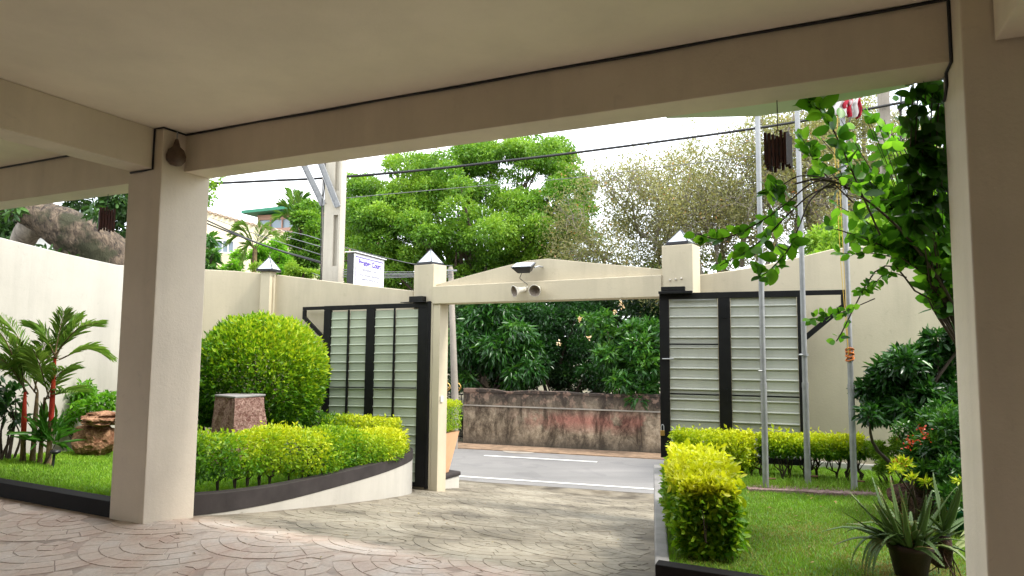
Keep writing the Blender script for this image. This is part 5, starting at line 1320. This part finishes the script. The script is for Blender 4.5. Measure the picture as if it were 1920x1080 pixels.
# flagpoles
fp = []
for u, v, ut, vt, D in ((1436, 913, 1421, 218, 6.27), (1515, 908, 1487, 200, 6.33), (1602, 918, 1580, 195, 6.2)):
    b = onz(u, v, .13); fp.append(b)
labs = ['left flagpole of the three, bare galvanised tube in front of the gate leaf', 'middle flagpole of the three with a bolt near its foot', 'right flagpole of the three with orange rope wound round it']
for k, b in enumerate(fp):
    t = thing('flagpole', labs[k], 'flagpole', b, 'flagpoles on the lawn')
    top = np.array([b[0] + (-.0, -.01, .01)[k], b[1], 4.9])
    mb = MB(); mb.tube([b, b + Z * .5, b + Z * .97], .0285, 16); mb.tube([b + Z * .93, b + Z * .98], .031, 16); mb.tube([b + Z * .95, b + Z * 2.5, top], [.0255, .0245, .023], 16); mb.build('pole', M['galv'], t, smooth=True)
    mb = MB(); mb.tube([b + Z * .08 + [.02, -.01, 0], b + Z * .083 + [.085, -.03, 0]], .008, 6); mb.build('bolt', M['rust'], t)
    if k == 1:
        z0 = P2(1508, 665, b[1])[2]; mb = MB(); mb.lathe(np.array([b[0], b[1], z0]), [(.034, -.012), (.037, -.012), (.037, .012), (.034, .012)], 14); mb.tube([np.array([b[0] - .03, b[1] - .02, z0]), np.array([b[0] - .075, b[1] - .04, z0])], .009, 6); mb.build('clamp', M['galv'], t)
    if k == 0:
        z0 = P2(1430, 695, b[1])[2]; mb = MB(); mb.tube([np.array([b[0] - .02, b[1] - .02, z0]), np.array([b[0] - .06, b[1] - .03, z0])], .006, 6); mb.build('cleat', M['galv'], t)
    if k == 2:
        z0 = P2(1597, 665, b[1])[2]; mb = MB()
        pts = [np.array([b[0] + (.031 + .005 * math.sin(w * .37)) * math.cos(w), b[1] + (.031 + .005 * math.sin(w * .37)) * math.sin(w), z0 - .055 + .11 * w / 56 + .012 * math.sin(w * 1.3)]) for w in np.linspace(0, 56, 260)]
        mb.tube(pts, .007, 5); mb.build('rope_coil', M['rope'], t)
        for dx, mt in ((-.075, 'rope2'), (-.045, 'rope2')):
            mb = MB(); mb.tube([np.array([b[0] - .03, b[1] - .03, z0]), np.array([b[0] + dx, b[1] - .03, z0 + .9]), np.array([b[0] + dx - .02, b[1] - .02, 3.4]), np.array([b[0] - .01, b[1], 4.85])], .003, 5); mb.build('halyard', M[mt], t)
# base slabs
d01 = (fp[2] - fp[0]) * [1, 1, 0]; sl_ = np.linalg.norm(d01); d01 /= sl_; n01 = np.array([-d01[1], d01[0], 0])
mb = MB(); fr_ = (fp[0] * [1, 1, 0], d01, n01, Z); 
poly = [fr_[0] + d01 * x + n01 * y for x, y in ((-.18, -.09), (.25, -.11), (sl_ * .5 - .2, -.08), (sl_ * .5, -.16), (sl_ + .02, -.15), (sl_ + .2, -.10), (sl_ + .2, .10), (sl_ * .62, .11), (sl_ * .5, .17), (sl_ * .36, .11), (-.18, .10))]
mb.prism([q[:2] for q in poly], .04, .128); o = mb.build('stone_slab', laterite('flagpole_slab', (.16, .09, .08), (.34, .24, .22), 22), bevel=.008); tag(o, 'long low reddish slab that the three flagpoles stand on', 'slab')
# flag bundle on the right pole
fc = P2(1583, 205, fp[2][1] - .03)
fg = thing('flag', 'rolled red and white flag high on the right flagpole', 'flag', fc)
def cloth(name, mat, x0, x1, ph):
    V = []; nu, nv = 14, 10
    for i in range(nu):
        for j in range(nv):
            f, g = i / (nu - 1), j / (nv - 1); x = x0 + (x1 - x0) * f
            V.append(fc + np.array([x + .01 * math.sin(g * 7 + ph), .035 * math.sin(f * 9 + g * 3 + ph) - .02, .10 - .17 * g + .02 * math.sin(f * 5 + ph) + .15 * (f - .5) * (x1)]))
    F = [(i * nv + j, i * nv + j + 1, (i + 1) * nv + j + 1, (i + 1) * nv + j) for i in range(nu - 1) for j in range(nv - 1)]
    o = mesh(name, V, F, mat, fg, smooth=True); sm = o.modifiers.new('thick', 'SOLIDIFY'); sm.thickness = .004; return o
cloth('white_cloth', M['whiteflag'], -.10, .0, 0); cloth('red_cloth', M['redflag'], -.01, .05, 1); cloth('white_cloth', M['whiteflag'], .045, .12, 2); cloth('red_cloth', M['redflag'], .115, .15, 3)
# wind chimes
def chime(c, label, w=.075, L_c=.20, drop=.24, rot=.5, nx=6):
    t = thing('wind_chime', label, 'wind chime', c - Z * (drop + L_c), 'hanging wooden wind chimes')
    fr_ = (c - Z * drop, np.array([math.cos(rot), math.sin(rot), 0]), np.array([-math.sin(rot), math.cos(rot), 0]), Z)
    mb = MB(); mb.tube([c, c - Z * drop * .8], .0028, 5)
    for sx2, sy2 in ((1, 1), (-1, 1), (1, -1), (-1, -1)): mb.tube([c - Z * drop * .8, fr_[0] + fr_[1] * sx2 * w * .7 + fr_[2] * sy2 * w * .7 - Z * .01], .002, 4)
    mb.build('string', M['rubber'], t)
    mb = MB(); mb.box(fr_, -w * .8, w * .8, -w * .8, w * .8, -.03, -.022); mb.build('plate', M['wood'], t)
    me = None; bw = w * 2 / nx * .42
    b_ = MB(); b_.box(WF, -bw, bw, -bw, bw, -L_c, 0); me = raw_mesh('bar', b_.V, b_.F, M['wood'])
    R = Matrix.Rotation(rot, 3, 'Z')
    for i in range(nx):
        for j in range(nx):
            if i in (0, nx - 1) or j in (0, nx - 1):
                x = -w + 2 * w * i / (nx - 1); y = -w + 2 * w * j / (nx - 1)
                place('bar', me, t, fr_[0] + fr_[1] * x + fr_[2] * y + Z * rng.uniform(-.015, .02), R)
chime(np.array([*P2(1457, 195, 3.72)[:2], 2.93]), 'dark wooden bar wind chime hanging before the left flagpole', .055, .19, .22, .9)
chime(np.array([*P2(201, 395, 6.25)[:2], 2.898]), 'reddish wooden bar wind chime hanging before the leaning trunk', .058, .2, .16, .65)
c = AB(4.86, 3.70, 3.25); t = thing('hanging_ornament', 'dark round gourd ornament hanging in the corner of column and beam', 'ornament', c - Z * .32)
mb = MB(); mb.tube([c, c - Z * .08], .006, 5); mb.build('hook', M['galv'], t)
mb = MB(); mb.lathe(c - Z * .30, [(0, .0), (.045, .012), (.074, .05), (.078, .09), (.062, .14), (.03, .17), (.022, .20), (.012, .235), (0, .24)], 20); mb.build('gourd', M['gourd'], t, smooth=True)

# ---- right shrubs
def rz_(u, D): p = P2(u, 640, D); return np.array([p[0], p[1], .11])
bush('dark_shrub', 'large dark glossy leaved shrub against the right garden wall', 'shrub', [(1680, 690, 40, 6.2), (1730, 660, 45, 6.2), (1650, 720, 34, 6.2), (1760, 700, 45, 6.1), (1700, 740, 40, 6.1), (1640, 760, 24, 6.1), (1800, 670, 40, 6.1), (1670, 790, 28, 6.0), (1740, 760, 40, 6.0)], 8500, .095, M['l_mid'], rz_(1720, 6.3), .34, -.25, (.25, .3), 'oval', sub=5, shell=.3, stems=12)
bush('ixora_bush', 'dense dark green bush with red flowers beside the right column', 'bush', [(1760, 830, 45, 5.3), (1810, 800, 45, 5.2), (1720, 830, 34, 5.4), (1790, 880, 45, 5.1), (1740, 890, 34, 5.2), (1820, 850, 40, 5.1), (1760, 780, 30, 5.4), (1710, 870, 24, 5.3), (1810, 930, 34, 5.0)], 9500, .062, M['l_mid'], rz_(1780, 5.3), .36, .1, (.45, .45), sub=5, shell=.35, stems=12)
bush('fern_plant', 'soft bright green fern like plants at the right end of the hedge', 'plant', [(1640, 855, 18, 6.5), (1670, 850, 20, 6.4), (1655, 870, 18, 6.3), (1690, 830, 20, 6.4), (1690, 865, 18, 6.2)], 4200, .04, M['l_tree'], rz_(1660, 6.4), .35, .2, (.75, .2), sub=4, shell=.1)
bush('croton_plant', 'small yellow green leaved plant in front of the red flowered bush', 'plant', [(1688, 880, 14, 5.0), (1710, 900, 8, 4.9), (1735, 905, 8, 4.9), (1800, 900, 8, 4.7)], 260, .055, M['l_ball'], rz_(1700, 5.0), .3, .5, (.85, .15), sub=4, shell=.1, stems=5)
P = np.array([P2(u, v, 5.0) for u, v in ((1710, 828), (1738, 820), (1706, 832), (1815, 795), (1688, 868), (1728, 806))]).repeat(16, 0); P += rng.normal(size=P.shape) * .022
tag(leaves('red_blossoms', P, rng.normal(size=P.shape) + [0, 0, .5], .022, M['l_red'], None, .7), kind='stuff')
# root ball and green bucket
c = onz(1718, 965, .12); rock('husk_ball', '', np.array([c[0], c[1], .25]), .19, .17, .15, 77, M['husk']); o = bpy.data.objects['husk_ball']; tag(o, 'round brown fibrous husk lying behind the aloes', 'husk')
c = onz(1822, 1003, .11); t = thing('green_bucket', 'dark green plastic bucket on the lawn beside the right column', 'bucket', c)
mb = MB(); mb.lathe(c, [(0, 0), (.10, 0), (.135, .16), (.145, .16), (.145, .18), (.13, .18), (.10, .03), (0, .03)], 24); mb.build('body', M['greenpot'], t, smooth=True)
mb = MB(); mb.tube(curve_pts([c + [-.14, 0, .17], c + [-.06, -.13, .09], c + [.08, -.12, .06], c + [.14, 0, .17]], 14), .004, 5); mb.build('handle', M['galv'], t)
# ---- aloes
def aloe_leaf(parent, base, d0, L_a, w0, bend, tint):
    nseg = 9; p = np.array(base, float); d = np.array(d0, float); d /= np.linalg.norm(d); side = np.cross(d, Z); side /= np.linalg.norm(side) + 1e-9; V = []; T = []
    for i in range(nseg + 1):
        f = i / nseg; w = w0 * (1 - f) ** .75 * (1 + .25 * math.sin(f * PI)) + .0015; up = np.cross(side, d); up /= np.linalg.norm(up)
        for x, z in ((-1, .28), (-.55, -.12), (0, -.25), (.55, -.12), (1, .28), (.5, .10), (0, .04), (-.5, .10)):
            V.append(p + side * x * w + up * z * w); T.append(tint + (.35 if f > .85 else 0) * rng.random())
        p = p + d * L_a / nseg; d = d + Z * bend / nseg + rng.normal(size=3) * .03; d /= np.linalg.norm(d)
    F = [(i * 8 + j, i * 8 + (j + 1) % 8, (i + 1) * 8 + (j + 1) % 8, (i + 1) * 8 + j) for i in range(nseg) for j in range(8)]
    F.append(tuple(nseg * 8 + j for j in range(8)))
    # marginal teeth
    for i in range(1, nseg * 2):
        f = i / 2; k = int(f); g = f - k
        if k >= nseg: break
        for j in (0, 4):
            q = np.array(V[k * 8 + j]) * (1 - g) + np.array(V[(k + 1) * 8 + j]) * g; sgn = -1 if j == 0 else 1; m0 = len(V); tg = d * .004
            V += [q - tg, q + tg, q + side * sgn * .006 + Z * .002]; T += [tint + .3] * 3; F.append((m0, m0 + 1, m0 + 2))
    return mesh('leaf', V, F, M['l_aloe'], parent, smooth=True, tint=np.clip(T, 0, 1))
pc_ = onz(1708, 1082, .11); pz = .12; pc_ = np.array([pc_[0], pc_[1] , pz])
t = thing('plant_pot', 'round dark clay pot of spiky aloe at the lower right', 'plant pot', pc_)
mb = MB(); mb.lathe(pc_, [(0, 0), (.085, 0), (.115, .15), (.125, .155), (.128, .185), (.118, .19), (.11, .165), (0, .16)], 28); mb.build('body', M['darkclay'], t, smooth=True)
mb = MB(); mb.lathe(pc_, [(0, .174), (.112, .170)], 20); mb.build('soil', M['soil'], t)
al = thing('aloe_plant', 'spiky grey green aloe cluster spilling over the dark clay pot', 'aloe', pc_ + Z * .18)
for k in range(64):
    an = rng.random() * 2 * PI; rad = rng.uniform(.0, .12); b = pc_ + np.array([math.cos(an) * rad, math.sin(an) * rad, .18]); out = rng.uniform(.35, 1.6)
    if k < 16: an = rng.uniform(PI * .75, PI * 1.35); out = rng.uniform(.7, 1.8)
    d0 = np.array([math.cos(an) * out, math.sin(an) * out * .8, 1.0 if k % 4 else .35])
    aloe_leaf(al, b, d0, rng.uniform(.22, .42), rng.uniform(.013, .024), rng.uniform(-1.6, .3) if out > .9 else rng.uniform(-.5, .4), rng.uniform(.2, .75))
for k in range(7):
    an = rng.uniform(PI * .9, PI * 1.8); b = pc_ + np.array([math.cos(an) * .13, math.sin(an) * .13, .20]); aloe_leaf(al, b, [math.cos(an), math.sin(an), .35], rng.uniform(.28, .36), .015, -3.6, rng.uniform(.5, .9))
a2c = P2(1772, 1000, 3.95)
t = thing('aloe_plant', 'tall stemmed aloe rosette leaning right of the clay pot', 'aloe', a2c - Z * .1)
mb = MB(); mb.tube(curve_pts([pc_ + [.06, .02, .17], a2c + [-.02, 0, -.17], a2c + [0, 0, -.02]], 10), [.03, .034, .034, .034, .036, .036, .036, .038, .038, .036, .03], 10); mb.build('stem', M['husk'], t, smooth=True)
for (u, v, w_, bn) in ((1745, 890, .030, .3), (1832, 955, .030, -.2), (1800, 925, .022, .5), (1700, 965, .026, -.5), (1722, 945, .02, -.1), (1815, 915, .018, .7), (1735, 1012, .022, -.5), (1770, 935, .022, .2), (1720, 985, .024, -.4), (1790, 940, .02, .3)):
    e = P2(u, v, 3.95 + rng.normal() * .12); d0 = e - a2c; aloe_leaf(t, a2c, d0, np.linalg.norm(d0) * 1.05, w_, bn, rng.uniform(.3, .7))
mb = MB()
for k in range(9):
    s = a2c + rng.normal(size=3) * [.015, .015, .01] - Z * .06; e = s + np.array([rng.normal() * .06 + .02, rng.normal() * .04, -rng.uniform(.12, .30)]); mb.tube(curve_pts([s, (s + e) / 2 + rng.normal(size=3) * .02, e], 8), .0035, 4)
mb.build('root', M['husk'], t)
c = onz(1825, 1040, .11); t = thing('agave_plant', 'pale cream edged strap leaves poking out beside the right column base', 'plant', c + [.15, 0, 0])
for (u, v, u2, v2) in ((1850, 1000, 1782, 1034), (1850, 1015, 1782, 1042), (1855, 990, 1800, 1006)):
    b = P2(u, v, 4.05); e = P2(u2, v2, 4.0); mb = MB(); d_ = e - b; sd_ = np.cross(d_, Z); sd_ /= np.linalg.norm(sd_)
    V = []
    for i in range(8):
        f = i / 7; w_ = .028 * (1 - f) ** .6 + .001; q = b + d_ * f + Z * .04 * math.sin(f * PI); V += [q - sd_ * w_ * .5 - Z * w_ * .55, q + Z * w_ * .1, q + sd_ * w_ * .5 + Z * w_ * .55]
    F = [(i * 3 + j, i * 3 + j + 1, i * 3 + j + 4, i * 3 + j + 3) for i in range(7) for j in range(2)]; mesh('leaf', V, F, M['l_pale'], t, smooth=True, tint=np.full(len(V), .6))

# =================================================================== CREEPER
vn = thing('creeper', 'leafy creeper with arching dark stems and round leaves beside the right column', 'creeper', rz_(1850, 4.6))
mb = MB(); anchors = []
def vine(pts, r, dens=1.0, leafy=(0.1, 1.0), sz=.10, n=26, painted_shade=0):
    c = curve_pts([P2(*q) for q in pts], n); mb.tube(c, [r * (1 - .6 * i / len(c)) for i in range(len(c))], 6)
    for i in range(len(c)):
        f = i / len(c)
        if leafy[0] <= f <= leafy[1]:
            t_ = c[min(i + 1, len(c) - 1)] - c[max(i - 1, 0)]; anchors.append((c[i], t_ / (np.linalg.norm(t_) + 1e-9), sz, dens, painted_shade))
root_ = (1850, 860, 4.55)
trunk0 = [root_, (1822, 700, 4.5), (1808, 620, 4.45)]
vine(trunk0 + [(1770, 540, 4.3), (1710, 455, 4.2), (1650, 395, 4.1), (1590, 352, 4.05), (1540, 335, 4.0), (1490, 345, 4.0)], .013, .25, (.3, .9), .10)
vine([(1590, 348, 4.05), (1530, 340, 4.0), (1470, 385, 3.95), (1410, 425, 3.9), (1350, 448, 3.9), (1305, 438, 3.9)], .006, .9, (.35, 1), .085)
vine([(1570, 342, 4.05), (1520, 365, 4.0), (1480, 400, 3.98), (1440, 440, 3.95), (1400, 470, 3.95), (1350, 498, 3.92)], .006, .9, (.35, 1), .095)
vine([(1560, 340, 4.05), (1520, 375, 4.0), (1500, 420, 3.95), (1480, 465, 3.9), (1450, 500, 3.9), (1425, 520, 3.9)], .006, 1.0, (.4, 1), .10)
vine([(1650, 440, 4.15), (1610, 350, 4.05), (1575, 270, 4.0), (1545, 215, 3.95), (1515, 190, 3.9)], .007, .9, (.1, 1), .12)
vine([(1600, 380, 4.1), (1550, 330, 4.1), (1520, 290, 4.1), (1505, 260, 4.1)], .005, 1.0, (.3, 1), .085)
vine([(1560, 335, 4.1), (1500, 330, 4.0), (1460, 352, 4.0), (1440, 360, 3.95)], .005, .9, (.5, 1), .09)
vine(trunk0 + [(1760, 540, 4.4), (1700, 490, 4.3), (1640, 455, 4.25), (1570, 430, 4.2)], .010, .5, (.35, 1), .09)
vine(trunk0 + [(1770, 575, 4.4), (1715, 545, 4.35), (1680, 500, 4.3), (1640, 510, 4.3), (1605, 570, 4.25), (1580, 620, 4.2), (1568, 640, 4.2)], .008, .9, (.5, 1), .065)
vine([(1700, 520, 4.3), (1665, 510, 4.3), (1640, 530, 4.25), (1612, 545, 4.25)], .004, 1.0, (.2, 1), .055)
vine([(1640, 560, 4.25), (1605, 575, 4.2), (1560, 592, 4.2), (1520, 598, 4.2)], .004, 1.0, (.3, 1), .06)
for k in range(40):
    ut = rng.uniform(1670, 1812); vt = rng.uniform(160, 420); D = rng.uniform(4.05, 4.5)
    um = (ut + 1800) / 2 + rng.normal() * 22
    vine([root_, (1825 + rng.normal() * 5, 700, 4.5), (um + 25, 560, 4.4), (um, 430, D), (ut, vt, D)], .008, .55, (.42, 1), rng.uniform(.08, .115), 30)
for k in range(30):
    ut = rng.uniform(1540, 1710); vt = rng.uniform(215, 500)
    vine([(1790, 590, 4.4), (1740 + rng.normal() * 10, 510, 4.35), ((ut + 1730) / 2, (vt + 480) / 2, 4.3), (ut, vt, 4.25)], .005, .55, (.4, 1), rng.uniform(.08, .11), 24)
for k in range(8):   # dangling strands near the column, leaf tint darkened to paint in roof shade
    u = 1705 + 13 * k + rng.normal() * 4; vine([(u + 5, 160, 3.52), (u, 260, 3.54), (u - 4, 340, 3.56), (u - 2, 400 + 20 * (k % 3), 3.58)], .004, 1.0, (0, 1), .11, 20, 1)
mb.build('stem', M['twig'], vn, smooth=True)
def big_leaf(sq):
    n_ = 7; V = [(0, 0, 0)]; 
    xs_ = np.linspace(.06, 1, n_)
    for x in xs_[:-1]:
        w = sq * math.sin(PI * x ** .85) ** .7 * .5; V += [(x, -w, .10 * w - .06 * x * x), (x, 0, -.06 * x * x - .02), (x, w, .10 * w - .06 * x * x)]
    V.append((1, 0, -.09)); F = [(0, 1, 2), (0, 2, 3)]
    for i in range(n_ - 2):
        a = 1 + i * 3; F += [(a, a + 3, a + 4, a + 1), (a + 1, a + 4, a + 5, a + 2)]
    a = 1 + (n_ - 2) * 3; F += [(a, len(V) - 1, a + 1), (a + 1, len(V) - 1, a + 2)]
    return np.array(V), F
lib = []
for sq in (.52, .60, .68):
    V, F = big_leaf(sq)
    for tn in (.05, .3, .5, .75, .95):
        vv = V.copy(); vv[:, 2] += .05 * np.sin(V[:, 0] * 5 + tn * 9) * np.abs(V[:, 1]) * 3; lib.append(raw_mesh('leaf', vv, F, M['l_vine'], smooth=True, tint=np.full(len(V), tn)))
allL = []
for (p, tg, sz, dens, painted_shade) in anchors:
    for q in range(2):
        if rng.random() < dens * 1.15:
            d = tg * .5 + rand_unit(1)[0] * .9 + np.array([0, 0, .12]); d /= np.linalg.norm(d)
            nrm = np.array([rng.normal() * .6, -1.0 + rng.normal() * .5, .5 + rng.normal() * .5]); nrm -= d * np.dot(nrm, d); nrm /= np.linalg.norm(nrm)
            y = np.cross(nrm, d); allL.append((p + d * .012, Matrix(((d[0], y[0], nrm[0]), (d[1], y[1], nrm[1]), (d[2], y[2], nrm[2]))), sz * rng.uniform(.65, 1.2), painted_shade))
rng.shuffle(allL)
allL.sort(key=lambda q: -q[2])
for (p, R, s, painted_shade) in allL[:300]: place('leaf', lib[rng.integers(0, 3) * 5 if painted_shade else rng.integers(0, len(lib))], vn, p, R, float(s))
if len(allL) > 300:
    V, F = big_leaf(.6); VV = []; FF = []; TT = []
    for (p, R, s, painted_shade) in allL[300:]:
        Rm = np.array(R); n0 = len(VV); VV += [tuple(Rm @ (v * s) + p) for v in V]; FF += [tuple(i + n0 for i in f) for f in F]; TT += [rng.random() * (.15 if painted_shade else 1)] * len(V)
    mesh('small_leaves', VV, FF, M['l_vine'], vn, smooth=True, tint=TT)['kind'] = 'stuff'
# withered knot of stems where the creeper arches
kc = P2(1580, 345, 4.05); mb = MB()
for k in range(34):
    s = kc + rng.normal(size=3) * .03; e = s + rng.normal(size=3) * [.08, .03, .035]; mb.tube([s, (s + e) / 2 + rng.normal(size=3) * .015, e], [.003, .003, .001], 4)
mb.build('dry_knot', M['twig'], vn)
print('leaves', len(allL), 'stones', len(stones), 'vis', len(vis))
